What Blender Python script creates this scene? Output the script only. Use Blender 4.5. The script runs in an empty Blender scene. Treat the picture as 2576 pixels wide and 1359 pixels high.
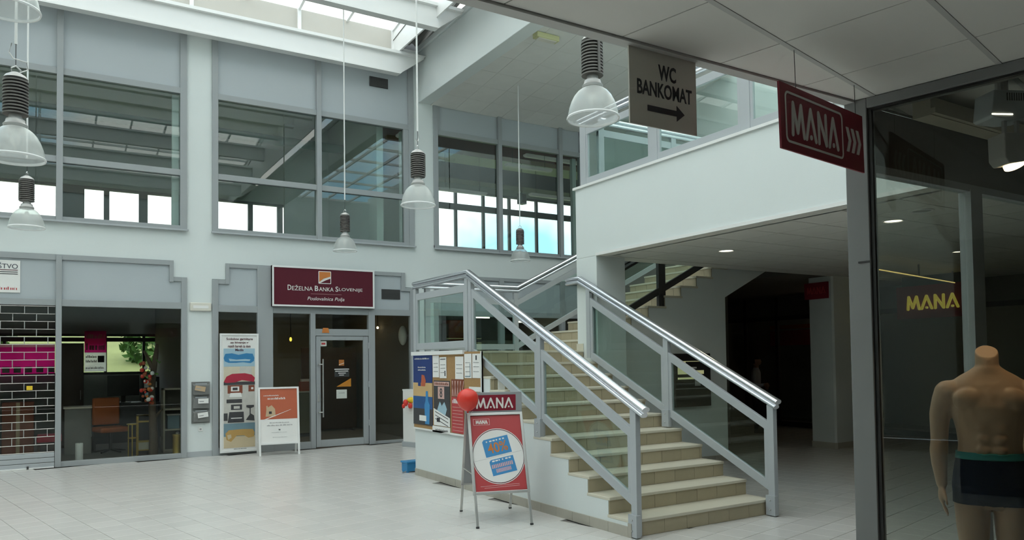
import bpy, math, random
from mathutils import Vector, Matrix
random.seed(7)
SC = bpy.context.scene
COL = SC.collection

# ------------------------------------------------------------------ camera, sky, daylight portals, exposure
PITCH, ROLL, AZ = math.radians(1.85), math.radians(-0.77), math.radians(58.5)
fh = Vector((math.cos(AZ), math.sin(AZ), 0)); rt = Vector((math.sin(AZ), -math.cos(AZ), 0)); up = Vector((0, 0, 1))
FW = fh*math.cos(PITCH) + up*math.sin(PITCH); U0 = -fh*math.sin(PITCH) + up*math.cos(PITCH)
RT = rt*math.cos(ROLL) + U0*math.sin(ROLL); UP = -rt*math.sin(ROLL) + U0*math.cos(ROLL)
cd = bpy.data.cameras.new('camera'); cam = bpy.data.objects.new('camera', cd); COL.objects.link(cam)
cam.matrix_world = Matrix(((RT.x, UP.x, -FW.x, 0), (RT.y, UP.y, -FW.y, 0), (RT.z, UP.z, -FW.z, 1.70), (0, 0, 0, 1)))
cd.sensor_fit = 'HORIZONTAL'; cd.sensor_width = 36.0; cd.lens = 1898.0/2576.0*36.0; cd.shift_y = (847.0-679.5)/2576.0
cd.clip_start = 0.05; cd.clip_end = 400
SC.camera = cam
SC.view_settings.view_transform = 'Standard'; SC.view_settings.look = 'None'
SC.view_settings.exposure = 0.78; SC.view_settings.gamma = 1.0; SC.view_settings.use_curve_mapping = False
SC.cycles.max_bounces = 5; SC.cycles.diffuse_bounces = 4; SC.cycles.glossy_bounces = 3
SC.cycles.transparent_max_bounces = 20; SC.cycles.adaptive_threshold = 0.25; SC.cycles.caustics_reflective = False; SC.cycles.caustics_refractive = False
SC.cycles.sample_clamp_indirect = 6.0

W = bpy.data.worlds.new('overcast_sky'); SC.world = W; W.use_nodes = True
nt = W.node_tree; nt.nodes.clear()
wo = nt.nodes.new('ShaderNodeOutputWorld'); bg = nt.nodes.new('ShaderNodeBackground')
tc = nt.nodes.new('ShaderNodeTexCoord'); mpn = nt.nodes.new('ShaderNodeMapping'); mpn.inputs['Location'].default_value = (5.1, 4.4, 1.0); nz = nt.nodes.new('ShaderNodeTexNoise'); cr = nt.nodes.new('ShaderNodeValToRGB')
nz.inputs['Scale'].default_value = 3.2; nz.inputs['Detail'].default_value = 5
cr.color_ramp.elements[0].position = .37; cr.color_ramp.elements[0].color = (.32, .62, .84, 1)
cr.color_ramp.elements[1].position = .47; cr.color_ramp.elements[1].color = (1, .965, .915, 1)
nt.links.new(tc.outputs['Generated'], mpn.inputs['Vector']); nt.links.new(mpn.outputs[0], nz.inputs['Vector']); nt.links.new(nz.outputs['Fac'], cr.inputs['Fac'])
nt.links.new(cr.outputs['Color'], bg.inputs['Color']); bg.inputs['Strength'].default_value = 1.75
nt.links.new(bg.outputs[0], wo.inputs[0])

def portal(name, loc, rot, sx, sy):
    l = bpy.data.lights.new(name, 'AREA'); l.shape = 'RECTANGLE'; l.size = sx; l.size_y = sy
    l.cycles.is_portal = True
    o = bpy.data.objects.new(name, l); COL.objects.link(o); o.location = loc; o.rotation_euler = rot
portal('skylight_portal', (-1.0, 6.3, 10.25), (0, 0, 0), 16.4, 19.0)
portal('gallery_skylight_portal', (9.8, 4.3, 9.20), (0, 0, 0), 6.0, 14.2)
portal('rear_window_portal', (1.0, 21.2, 5.5), (math.radians(-90), 0, 0), 11.0, 1.3)
portal('rear_window_portal', (12.0, 21.2, 5.9), (math.radians(-90), 0, 0), 7.0, 2.6)
portal('rear_window_portal', (0.8, 21.2, 2.0), (math.radians(-90), 0, 0), 7.0, 1.0)

# ------------------------------------------------------------------ helpers
class MB:
    def __init__(s): s.v = []; s.f = []; s.mi = []
    def add(s, vs, fs, m=0):
        b = len(s.v); s.v += [tuple(p) for p in vs]
        for f in fs: s.f.append(tuple(b+i for i in f)); s.mi.append(m)
        return s
    def box(s, x0, x1, y0, y1, z0, z1, m=0):
        return s.add([(x0,y0,z0),(x1,y0,z0),(x1,y1,z0),(x0,y1,z0),(x0,y0,z1),(x1,y0,z1),(x1,y1,z1),(x0,y1,z1)],
                     [(0,3,2,1),(4,5,6,7),(0,1,5,4),(1,2,6,5),(2,3,7,6),(3,0,4,7)], m)
    def bar(s, p0, p1, w, h, upv=(0,0,1), m=0):
        p0 = Vector(p0); p1 = Vector(p1); t = (p1-p0).normalized(); upv = Vector(upv)
        sd = t.cross(upv)
        if sd.length < 1e-4: sd = t.cross(Vector((0,1,0)))
        sd.normalize(); u = sd.cross(t)
        vs = [p + sd*(a*w/2) + u*(b*h/2) for p in (p0, p1) for a, b in ((-1,-1),(1,-1),(1,1),(-1,1))]
        return s.add(vs, [(0,3,2,1),(4,5,6,7),(0,1,5,4),(1,2,6,5),(2,3,7,6),(3,0,4,7)], m)
    def prism(s, poly, a, b, axis='y', m=0):
        n = len(poly)
        def P(p, t):
            if axis == 'y': return (p[0], t, p[1])
            if axis == 'x': return (t, p[0], p[1])
            return (p[0], p[1], t)
        vs = [P(p, a) for p in poly] + [P(p, b) for p in poly]
        fs = [tuple(range(n)), tuple(range(2*n-1, n-1, -1))] + [(i, n+i, n+(i+1) % n, (i+1) % n) for i in range(n)]
        return s.add(vs, fs, m)
    def cyl(s, p0, p1, r0, r1=None, n=12, m=0, caps=True):
        r1 = r0 if r1 is None else r1
        p0 = Vector(p0); p1 = Vector(p1); t = (p1-p0).normalized()
        a = t.orthogonal().normalized(); b = t.cross(a)
        vs = []
        for p, r in ((p0, r0), (p1, r1)):
            for i in range(n):
                q = 2*math.pi*i/n; vs.append(p + a*(r*math.cos(q)) + b*(r*math.sin(q)))
        fs = [(i, (i+1) % n, n+(i+1) % n, n+i) for i in range(n)]
        if caps: fs += [tuple(range(n-1, -1, -1)), tuple(range(n, 2*n))]
        return s.add(vs, fs, m)
    def lathe(s, prof, c=(0,0,0), n=32, m=0):
        vs = []; fs = []
        for r, z in prof:
            for i in range(n):
                q = 2*math.pi*i/n; vs.append((c[0]+r*math.cos(q), c[1]+r*math.sin(q), c[2]+z))
        for k in range(len(prof)-1):
            for i in range(n): fs.append((k*n+i, k*n+(i+1) % n, (k+1)*n+(i+1) % n, (k+1)*n+i))
        return s.add(vs, fs, m)
    def ball(s, c, rx, ry=None, rz=None, n=14, m=0):
        ry = rx if ry is None else ry; rz = rx if rz is None else rz
        vs = [(c[0], c[1], c[2]-rz)]; k = n//2
        for j in range(1, k):
            a = -math.pi/2 + math.pi*j/k
            for i in range(n):
                q = 2*math.pi*i/n
                vs.append((c[0]+rx*math.cos(a)*math.cos(q), c[1]+ry*math.cos(a)*math.sin(q), c[2]+rz*math.sin(a)))
        vs.append((c[0], c[1], c[2]+rz)); L = len(vs)-1; fs = []
        for i in range(n): fs.append((0, 1+(i+1) % n, 1+i)); fs.append((L, L-n+i, L-n+(i+1) % n))
        for j in range(k-2):
            for i in range(n): fs.append((1+j*n+i, 1+j*n+(i+1) % n, 1+(j+1)*n+(i+1) % n, 1+(j+1)*n+i))
        return s.add(vs, fs, m)
    def sweep(s, prof, path, upv=(0,0,1), m=0, caps=True):
        path = [Vector(p) for p in path]; n = len(prof); vs = []
        for i, p in enumerate(path):
            t0 = (p-path[i-1]).normalized() if i else None
            t1 = (path[i+1]-p).normalized() if i < len(path)-1 else None
            t = ((t0 or t1) + (t1 or t0)).normalized()
            sd = t.cross(Vector(upv)); sd = sd.normalized() if sd.length > 1e-5 else t.orthogonal().normalized(); u = sd.cross(t)
            k = 1.0
            if t0 and t1: k = 1.0/max(.4, math.cos(t0.angle(t1)/2))
            vs += [p + sd*a + u*(b*k) for a, b in prof]
        fs = []
        for j in range(len(path)-1):
            for i in range(n): fs.append((j*n+i, j*n+(i+1) % n, (j+1)*n+(i+1) % n, (j+1)*n+i))
        if caps: fs += [tuple(range(n-1, -1, -1)), tuple(range((len(path)-1)*n, len(path)*n))]
        return s.add(vs, fs, m)
    def tube(s, path, r, n=8, m=0):
        return s.sweep([(r*math.cos(2*math.pi*i/n), r*math.sin(2*math.pi*i/n)) for i in range(n)], path, m=m)
    def mesh(s, name, mats, smooth=False):
        me = bpy.data.meshes.new(name); me.from_pydata(s.v, [], s.f)
        for m in (mats if isinstance(mats, (list, tuple)) else [mats]): me.materials.append(m)
        for p, i in zip(me.polygons, s.mi): p.material_index = i; p.use_smooth = smooth
        import bmesh
        b = bmesh.new(); b.from_mesh(me); bmesh.ops.recalc_face_normals(b, faces=b.faces); b.to_mesh(me); b.free()
        me.update(); return me
    def build(s, name, mats, parent=None, smooth=False, bevel=0, loc=None, rot=None):
        return link(name, s.mesh(name, mats, smooth), parent, smooth, bevel, loc, rot)

def link(name, me, parent=None, smooth=False, bevel=0, loc=None, rot=None):
    o = bpy.data.objects.new(name, me); COL.objects.link(o)
    if parent: o.parent = parent
    if loc: o.location = loc
    if rot: o.rotation_euler = rot
    if bevel:
        b = o.modifiers.new('bevel', 'BEVEL'); b.width = bevel; b.segments = 2; b.limit_method = 'ANGLE'
    if smooth:
        try:
            me.set_sharp_from_angle(angle=math.radians(40))
        except Exception: pass
    return o
def tag(o, label, cat, group=None, kind=None):
    o['label'] = label; o['category'] = cat
    if group: o['group'] = group
    if kind: o['kind'] = kind
    return o
def thing(name, label, cat, loc=(0,0,0), rotz=0, group=None, kind=None):
    o = bpy.data.objects.new(name, None); COL.objects.link(o); o.location = loc; o.rotation_euler = (0,0,rotz)
    o.empty_display_size = .1
    return tag(o, label, cat, group, kind)
def copy_tree(o, parent=None):
    c = o.copy(); COL.objects.link(c); c.parent = parent
    for ch in list(o.children): copy_tree(ch, c)
    return c

def text_mesh(s, mat, x0, x1, z0, z1, y=0.0, depth=.002, italic=0, bold=False, keep=False):
    cu = bpy.data.curves.new('t', 'FONT'); cu.body = s; cu.extrude = depth/2; cu.shear = italic
    if bold: cu.offset = .012 if bold is True else bold
    cu.resolution_u = 3
    ob = bpy.data.objects.new('t', cu); COL.objects.link(ob)
    dg = bpy.context.evaluated_depsgraph_get()
    me = bpy.data.meshes.new_from_object(ob.evaluated_get(dg))
    bpy.data.objects.remove(ob); bpy.data.curves.remove(cu)
    xs = [v.co.x for v in me.vertices]; ys = [v.co.y for v in me.vertices]
    ax, bx, ay, by = min(xs), max(xs), min(ys), max(ys)
    kx = (x1-x0)/(bx-ax); kz = (z1-z0)/(by-ay)
    ox, oz = x0, z0
    if keep:
        k = min(kx, kz); ox = (x0+x1)/2-k*(bx-ax)/2; oz = (z0+z1)/2-k*(by-ay)/2; kx = kz = k
    for v in me.vertices: v.co = Vector((ox+(v.co.x-ax)*kx, y-v.co.z, oz+(v.co.y-ay)*kz))
    me.materials.clear(); me.materials.append(mat)
    return me
def islands(me):
    # vertex groups of a text mesh, merged where their x ranges overlap (a caron belongs to its letter)
    par = list(range(len(me.vertices)))
    def find(i):
        while par[i] != i: par[i] = par[par[i]]; i = par[i]
        return i
    for e in me.edges:
        a, b = find(e.vertices[0]), find(e.vertices[1])
        if a != b: par[a] = b
    g = {}
    for i in range(len(par)): g.setdefault(find(i), []).append(i)
    cl = []
    for ids in sorted(g.values(), key=lambda q: min(me.vertices[i].co.x for i in q)):
        lo = min(me.vertices[i].co.x for i in ids); hi = max(me.vertices[i].co.x for i in ids)
        if cl and min(hi, cl[-1][1])-max(lo, cl[-1][0]) > .6*min(hi-lo, cl[-1][1]-cl[-1][0]): cl[-1][2].extend(ids); cl[-1][0] = min(lo, cl[-1][0]); cl[-1][1] = max(hi, cl[-1][1])
        else: cl.append([lo, hi, list(ids)])
    return [c[2] for c in cl]
def lettering(s, mat, parent, x0, x1, z0, z1, y, name='letter', **k):
    me = text_mesh(s, mat, x0, x1, z0, z1, y, **k); out = []
    for ids in islands(me):
        mp = {v: i for i, v in enumerate(ids)}
        m2 = bpy.data.meshes.new(name); m2.from_pydata([tuple(me.vertices[v].co) for v in ids], [], [[mp[v] for v in p.vertices] for p in me.polygons if p.vertices[0] in mp])
        m2.materials.append(mat); out.append(link(name, m2, parent))
    return out
def words(mb, x0, x1, z, h, y, seed=0, fill=.8):
    r = random.Random(seed); x = x0
    while x < x1:
        w = (x1-x0)*r.uniform(.05, .16); e = min(x+w, x1)
        t = x
        while t < e:
            g = h*r.uniform(.35, .6); mb.box(t, min(t+g*.6, e), y-.0008, y, z, z+h*r.choice((.7,.7,1))); t += g
        x = e + (x1-x0)*.025
    return mb
def mana_letters(x0, x1, z0, z1, y0, y1, w):
    # M A N A, bar-less A with a dot: one builder per letter
    W_ = x1-x0; H_ = z1-z0
    def st(mb, a, b):
        ax, az = x0+a[0]*W_, z0+a[1]*H_; bx, bz = x0+b[0]*W_, z0+b[1]*H_
        d = Vector((bx-ax, bz-az)); d.normalize(); n = Vector((-d.y, d.x))*w/2
        cap = []
        for i in range(5):
            q = math.pi*i/4; cap.append((bx+n.x*math.cos(q)+d.x*w/2*math.sin(q), bz+n.y*math.cos(q)+d.y*w/2*math.sin(q)))
        for i in range(5):
            q = math.pi*i/4; cap.append((ax-n.x*math.cos(q)-d.x*w/2*math.sin(q), az-n.y*math.cos(q)-d.y*w/2*math.sin(q)))
        e = .00015*len(mb.f)/12; mb.prism(cap, y0-e, y1)
    out = []
    for strokes, dot in (((((.01,.02),(.03,.98)), ((.03,.98),(.11,.12)), ((.11,.12),(.19,.98)), ((.19,.98),(.24,.02))), None),
                         ((((.29,.02),(.39,.98)), ((.39,.98),(.49,.02))), .39), ((((.56,.02),(.56,.98)), ((.56,.98),(.72,.02)), ((.72,.02),(.72,.98))), None),
                         ((((.79,.02),(.89,.98)), ((.89,.98),(.99,.02))), .89)):
        mb = MB()
        for a, b in strokes: st(mb, a, b)
        if dot: mb.prism([(x0+dot*W_+w*.55*math.cos(2*math.pi*i/10), z0+.10*H_+w*.55*math.sin(2*math.pi*i/10)) for i in range(10)], y0, y1)
        out.append(mb)
    return out

# ------------------------------------------------------------------ materials (all node-based)
MATS = {}
def mat(name, col, rough=.5, metal=0.0, spec=.5, noise=0.0, scale=6.0, bump=0.0, bscale=60.0, emit=0.0, ecol=None, rand=0.0, stretch=None):
    m = bpy.data.materials.new(name); m.use_nodes = True; n = m.node_tree; b = n.nodes['Principled BSDF']
    b.inputs['Base Color'].default_value = (*col, 1); b.inputs['Roughness'].default_value = rough
    b.inputs['Metallic'].default_value = metal; b.inputs['Specular IOR Level'].default_value = spec
    co = None
    if noise or bump:
        t = n.nodes.new('ShaderNodeTexCoord'); src = t.outputs['Object']
        if stretch:
            mp = n.nodes.new('ShaderNodeMapping'); mp.inputs['Scale'].default_value = stretch; n.links.new(src, mp.inputs[0]); src = mp.outputs[0]
    if noise:
        x = n.nodes.new('ShaderNodeTexNoise'); x.inputs['Scale'].default_value = scale; x.inputs['Detail'].default_value = 4
        n.links.new(src, x.inputs['Vector'])
        mr = n.nodes.new('ShaderNodeMapRange'); mr.inputs['To Min'].default_value = 1-noise; mr.inputs['To Max'].default_value = 1+noise
        n.links.new(x.outputs['Fac'], mr.inputs['Value']); co = mr.outputs[0]
    if rand:
        oi = n.nodes.new('ShaderNodeObjectInfo'); mr2 = n.nodes.new('ShaderNodeMapRange')
        mr2.inputs['To Min'].default_value = 1-rand; mr2.inputs['To Max'].default_value = 1+rand
        n.links.new(oi.outputs['Random'], mr2.inputs['Value'])
        if co:
            mu = n.nodes.new('ShaderNodeMath'); mu.operation = 'MULTIPLY'; n.links.new(co, mu.inputs[0]); n.links.new(mr2.outputs[0], mu.inputs[1]); co = mu.outputs[0]
        else: co = mr2.outputs[0]
    if co:
        vm = n.nodes.new('ShaderNodeVectorMath'); vm.operation = 'SCALE'; vm.inputs[0].default_value = col
        n.links.new(co, vm.inputs['Scale']); n.links.new(vm.outputs[0], b.inputs['Base Color'])
    if bump:
        x = n.nodes.new('ShaderNodeTexNoise'); x.inputs['Scale'].default_value = bscale; x.inputs['Detail'].default_value = 3
        n.links.new(src, x.inputs['Vector'])
        bp = n.nodes.new('ShaderNodeBump'); bp.inputs['Strength'].default_value = bump; bp.inputs['Distance'].default_value = .01
        n.links.new(x.outputs['Fac'], bp.inputs['Height']); n.links.new(bp.outputs[0], b.inputs['Normal'])
    if emit:
        b.inputs['Emission Color'].default_value = (*(ecol or col), 1); b.inputs['Emission Strength'].default_value = emit
    MATS[name] = m; return m
def glass(name, tint, k=1.0, rough=.0, ior=1.5, film=0.0):
    m = bpy.data.materials.new(name); m.use_nodes = True; n = m.node_tree; n.nodes.clear()
    o = n.nodes.new('ShaderNodeOutputMaterial'); mx = n.nodes.new('ShaderNodeMixShader')
    tr = n.nodes.new('ShaderNodeBsdfTransparent'); gl = n.nodes.new('ShaderNodeBsdfGlossy'); fr = n.nodes.new('ShaderNodeFresnel')
    fr.inputs['IOR'].default_value = ior; tr.inputs['Color'].default_value = (*tint, 1)
    gl.inputs['Roughness'].default_value = rough; gl.inputs['Color'].default_value = (.92, 1, .98, 1)
    mu = n.nodes.new('ShaderNodeMath'); mu.operation = 'MULTIPLY'; mu.use_clamp = True; mu.inputs[1].default_value = k
    ge = n.nodes.new('ShaderNodeNewGeometry'); fs = n.nodes.new('ShaderNodeMath'); fs.operation = 'SUBTRACT'; fs.inputs[0].default_value = 1.0
    m0 = n.nodes.new('ShaderNodeMath'); m0.operation = 'MULTIPLY'   # a thin pane mirrors on its outer faces only
    n.links.new(ge.outputs['Backfacing'], fs.inputs[1]); n.links.new(fr.outputs[0], m0.inputs[0]); n.links.new(fs.outputs[0], m0.inputs[1])
    n.links.new(m0.outputs[0], mu.inputs[0])
    n.links.new(mu.outputs[0], mx.inputs[0]); n.links.new(tr.outputs[0], mx.inputs[1]); n.links.new(gl.outputs[0], mx.inputs[2])
    last = mx.outputs[0]
    if film:
        df = n.nodes.new('ShaderNodeBsdfDiffuse'); df.inputs['Color'].default_value = (.85, .87, .86, 1); m2 = n.nodes.new('ShaderNodeMixShader')
        tl = n.nodes.new('ShaderNodeBsdfTranslucent'); tl.inputs['Color'].default_value = (.85, .87, .86, 1); m3 = n.nodes.new('ShaderNodeMixShader')
        m3.inputs[0].default_value = .5; n.links.new(df.outputs[0], m3.inputs[1]); n.links.new(tl.outputs[0], m3.inputs[2])
        m2.inputs[0].default_value = film; n.links.new(last, m2.inputs[1]); n.links.new(m3.outputs[0], m2.inputs[2]); last = m2.outputs[0]
    n.links.new(last, o.inputs[0]); return m

m_wall = mat('pale_wall_paint', (.705, .757, .752), .6, noise=.025, scale=1.2, bump=.05, bscale=90)
m_wall2 = mat('inner_wall_paint', (.60, .64, .60), .7, noise=.03, scale=1.5)
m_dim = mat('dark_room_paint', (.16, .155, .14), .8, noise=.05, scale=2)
m_frame = mat('grey_aluminium', (.34, .365, .375), .42, noise=.03, scale=3)
m_framel = mat('light_grey_aluminium', (.42, .45, .47), .4, noise=.03, scale=3)
m_panel = mat('grey_spandrel_panel', (.44, .485, .51), .45, noise=.02, scale=2)
m_white = mat('white_steel', (.80, .81, .80), .45, noise=.02, scale=2)
m_curb = mat('cream_curb_board', (.50, .485, .44), .7, noise=.05, scale=2)
m_corr = mat('dark_corrugated_sheet', (.20, .20, .19), .45, metal=.5, noise=.1, scale=3)
m_grout = mat('grey_grout', (.20, .19, .175), .9, noise=.06)
m_tile = mat('floor_tile', (.60, .595, .57), .26, noise=.035, scale=9, rand=.035, bump=.02, bscale=200)
m_riser = mat('beige_riser_tile', (.44, .385, .265), .5, noise=.06, scale=14, rand=.07)
m_tread = mat('cream_tread_tile', (.62, .59, .48), .42, noise=.04, scale=10)
m_skirt = mat('beige_skirting_tile', (.42, .40, .34), .5, noise=.05, scale=10)
m_ctile = mat('white_ceiling_tile', (.80, .79, .75), .85, noise=.03, scale=3, rand=.02)
m_cbar = mat('ceiling_grid_bar', (.58, .58, .56), .6, noise=.02)
m_cgap = mat('ceiling_void', (.10, .10, .09), .9, noise=.02)
m_slope = mat('sloped_ceiling_tile', (.74, .745, .71), .85, noise=.05, scale=4, rand=.03)
m_alu = mat('polished_aluminium', (.72, .74, .78), .24, metal=.9, noise=.03, scale=6)
m_steel = mat('brushed_steel', (.62, .62, .60), .35, metal=.9, noise=.05, scale=10)
m_black = mat('black_plastic', (.018, .018, .018), .4, noise=.05)
m_dark = mat('dark_rubber', (.05, .05, .05), .6, noise=.05)
m_heat = mat('lamp_heat_sink', (.17, .16, .15), .45, metal=.6, noise=.12, scale=20)
m_lampgrey = mat('lamp_collar_grey', (.45, .45, .44), .4, metal=.4, noise=.03)
m_paper = mat('white_paper', (.80, .80, .78), .8, noise=.02)
m_ink = mat('black_ink', (.03, .03, .035), .7, noise=.03)
m_greyink = mat('grey_ink', (.35, .35, .36), .7, noise=.03)
m_red = mat('mana_red', (.24, .012, .03), .45, noise=.03)
m_redp = mat('poster_red', (.46, .055, .06), .4, noise=.03)
m_wine = mat('wine_red_sign', (.10, .014, .026), .6, spec=.2, noise=.04)
m_lett = mat('off_white_lettering', (.80, .79, .76), .5, noise=.02)
m_orange = mat('logo_orange', (.60, .20, .04), .5, noise=.03)
m_terra = mat('terracotta_print', (.47, .11, .05), .5, noise=.10, scale=3)
m_blue = mat('flyer_blue', (.05, .26, .55), .45, noise=.04)
m_cork = mat('cork', (.38, .23, .10), .9, noise=.15, scale=40)
m_wood = mat('dark_wood', (.075, .045, .03), .5, noise=.2, scale=8, stretch=(1, 1, 6))
m_gold = mat('gold_metal', (.60, .42, .12), .35, metal=.8, noise=.08)
m_cream = mat('cream_laminate', (.50, .46, .36), .5, noise=.04)
m_olive = mat('olive_counter', (.22, .21, .13), .6, noise=.05)
m_magenta = mat('magenta_print', (.55, .05, .28), .5, noise=.08, scale=2)
m_skin = mat('mannequin_tan', (.52, .34, .21), .45, noise=.03, scale=4)
m_skinc = mat('mannequin_cut', (.62, .40, .25), .5, noise=.03)
m_navy = mat('navy_jersey', (.006, .012, .03), .9, spec=.1, noise=.10, scale=30, bump=.1, bscale=400)
m_teal = mat('teal_waistband', (.03, .26, .24), .6, noise=.06, scale=40)
m_balloon = mat('red_rubber', (.72, .045, .03), .3, noise=.02)
m_bluebox = mat('blue_plastic', (.03, .24, .50), .4, noise=.04)
m_yellow = mat('yellow_cloth', (.80, .55, .03), .7, noise=.06)
m_green = mat('foliage', (.07, .17, .03), .8, noise=.4, scale=5)
m_grass = mat('grass', (.30, .33, .13), .9, noise=.25, scale=1.2)
m_bark = mat('bark', (.12, .09, .065), .9, noise=.3, scale=14, bump=.5, bscale=25)
m_greenduct = mat('green_duct', (.03, .17, .13), .4, noise=.06)
m_redbeam = mat('oxblood_beam', (.16, .03, .03), .6, noise=.08)
m_darkslab = mat('charcoal_slab', (.07, .08, .085), .7, noise=.06)
m_lampon = mat('lamp_glow', (1, .85, .6), .5, emit=4.0, ecol=(1, .78, .45), noise=.02)
m_tubeon = mat('downlight_glow', (1, .95, .8), .5, emit=3.0, ecol=(1, .92, .72), noise=.02)
m_fluo = mat('fluorescent_fitting', (.55, .57, .55), .4, emit=.04, ecol=(1, 1, .95), noise=.02)
m_yel = mat('lit_yellow_letter', (.6, .55, .1), .5, emit=.17, ecol=(1, .85, .12), noise=.02)
m_atm = mat('lit_atm_panel', (.6, .6, .3), .5, emit=.16, ecol=(.85, .85, .45), noise=.02)
m_emg = mat('cream_emergency_light', (.72, .70, .62), .5, noise=.02)
m_emy = mat('yellowed_light_cover', (.55, .55, .30), .5, noise=.05)
m_person_shirt = mat('white_shirt', (.55, .56, .60), .8, noise=.06)
m_person_dark = mat('dark_clothing', (.02, .022, .03), .8, noise=.08)
m_person_skin = mat('skin', (.42, .26, .18), .55, noise=.04)
m_hair = mat('dark_hair', (.015, .012, .01), .6, noise=.1)
m_chair = mat('orange_upholstery', (.38, .10, .03), .7, noise=.10)
m_navyscr = mat('dark_screen', (.012, .014, .02), .2, noise=.05)
g_win = glass('window_glass', (.80, .86, .84), 2.3)
g_shop = glass('shop_glass', (.86, .88, .86), .9)
g_front = glass('front_shop_glass', (.80, .81, .79), 1.0)
g_rail = glass('railing_glass', (.84, .91, .885), 1.2)
g_sky = glass('skylight_glass', (.93, .96, .96), .6)
g_far = glass('rear_glass', (.9, .94, .94), .5)
g_dome = glass('prismatic_dome', (.86, .88, .87), 1.6, rough=.25, film=.42)

def backlit(name, col, k=.55):
    m = bpy.data.materials.new(name); m.use_nodes = True; n = m.node_tree; n.nodes.clear()
    o = n.nodes.new('ShaderNodeOutputMaterial'); mx = n.nodes.new('ShaderNodeMixShader'); d = n.nodes.new('ShaderNodeBsdfDiffuse'); t = n.nodes.new('ShaderNodeBsdfTranslucent')
    tc_ = n.nodes.new('ShaderNodeTexCoord'); x = n.nodes.new('ShaderNodeTexNoise'); x.inputs['Scale'].default_value = 3; mr = n.nodes.new('ShaderNodeMapRange'); mr.inputs['To Min'].default_value = .85; mr.inputs['To Max'].default_value = 1.15
    vm = n.nodes.new('ShaderNodeVectorMath'); vm.operation = 'SCALE'; vm.inputs[0].default_value = col
    n.links.new(tc_.outputs['Object'], x.inputs['Vector']); n.links.new(x.outputs['Fac'], mr.inputs['Value']); n.links.new(mr.outputs[0], vm.inputs['Scale'])
    for q in (d, t): n.links.new(vm.outputs[0], q.inputs['Color'])
    mx.inputs[0].default_value = k; n.links.new(d.outputs[0], mx.inputs[1]); n.links.new(t.outputs[0], mx.inputs[2]); n.links.new(mx.outputs[0], o.inputs[0]); return m
m_bmag = backlit('thin_magenta_paper', (.72, .10, .40), .8); m_bwhite = backlit('thin_white_paper', (.85, .84, .82), .8); m_bpink = backlit('thin_pink_paper', (.80, .45, .60), .8)
m_rack = mat('dark_grey_rack', (.20, .205, .20), .5, noise=.04)
m_frame2 = mat('dark_shop_aluminium', (.235, .24, .24), .45, noise=.03)

# ------------------------------------------------------------------ floor: grout bed with single tiles, grid turned 12 degrees
TH = math.radians(12.0); CT, ST = math.cos(TH), math.sin(TH)
def to_px(p):
    d = Vector(p)-Vector((0, 0, 1.7)); w = d.dot(FW)
    if w < .2: return None
    return (1288+1898*d.dot(RT)/w, 847-1898*d.dot(UP)/w, w)
floor = MB().box(-9, 19, -6, 15.3, -.25, -.012).build('floor', m_grout)
tag(floor, 'grey tiled floor of the atrium', 'floor', kind='structure')
TS = .3006
def tile_mesh(mb, cx, cy, h=.1478):
    i = h-.003
    vs = []
    for hh, z in ((h, -.012), (h, -.002), (i, 0.0)):
        for a, b in ((-1,-1),(1,-1),(1,1),(-1,1)):
            x, y = cx+a*hh, cy+b*hh; vs.append((x*CT-y*ST, x*ST+y*CT, z))
    fs = [(8,9,10,11)]
    for k in (0, 4):
        for i_ in range(4): fs.append((k+i_, k+(i_+1) % 4, k+4+(i_+1) % 4, k+4+i_))
    mb.add(vs, fs)
one = MB(); tile_mesh(one, 0, 0); tile_me = one.mesh('tile', m_tile)
cells = []
for iu in range(-26, 66):
    for iv in range(-14, 52):
        u = 1.99+TS*(iu+.5); v = 6.72+TS*(iv-16.5)
        x, y = u*CT-v*ST, u*ST+v*CT
        if not (-8.5 < x < 17 and -5 < y < 14.98): continue
        if 4.75 < x < 6.5 and 5.75 < y < 10.4: continue
        p = to_px((x, y, 0)); score = -1
        if p and -40 < p[0] < 2150 and 1100 < p[1] < 1400:
            hid = (x > 4.9 and y > 5.6 and x < 7.2) or (x > 6.7 and y > 8.9)
            if not hid: score = 1.0/(p[2]**3)
        cells.append((score, x, y))
cells.sort(reverse=True)
rest = MB()
for k, (s_, x, y) in enumerate(cells):
    if k < 300 and s_ > 0: link('tile', tile_me, floor, loc=(x, y, 0))
    else:
        tile_mesh(rest, x*CT+y*ST, -x*ST+y*CT)
ro = rest.build('tile_field', m_tile, floor); ro['kind'] = 'stuff'

# ------------------------------------------------------------------ back wall between atrium and shops
YW = 15.05
wb = MB()
Y0, Y1 = YW, YW+.25
for x0, x1, z0, z1 in [
    (-9, 18, 3.63, 4.20), (-9, 18, 8.32, 8.55),
    (2.16, 2.60, 0, 3.63), (2.16, 2.60, 4.2, 8.32), (6.77, 7.21, 0, 3.63), (6.75, 7.23, 4.2, 8.32),
    (-2.44, -2.0, 0, 3.63), (-2.44, -2.0, 4.2, 8.32), (11.38, 11.82, 0, 3.63), (11.38, 11.82, 4.2, 8.32),
    (1.92, 2.16, 3.32, 3.63), (2.60, 2.84, 3.32, 3.63), (6.52, 6.77, 3.32, 3.63), (7.21, 7.45, 3.32, 3.63),
    (-9, -2.44, 0, 3.63), (-9, -2.44, 4.2, 8.32), (11.82, 18, 0, 3.63), (11.82, 18, 4.2, 8.32)]:
    wb.box(x0, x1, Y0, Y1, z0, z1)
wb = wb.build('wall_back', m_wall); tag(wb, 'pale painted back wall with pillars between shop bays', 'wall', kind='structure')
for x0, x1 in ((2.16, 2.60), (6.77, 7.21)):
    MB().box(x0, x1, YW-.015, YW+.01, 0, .10).build('baseboard', m_framel, wb)
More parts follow.
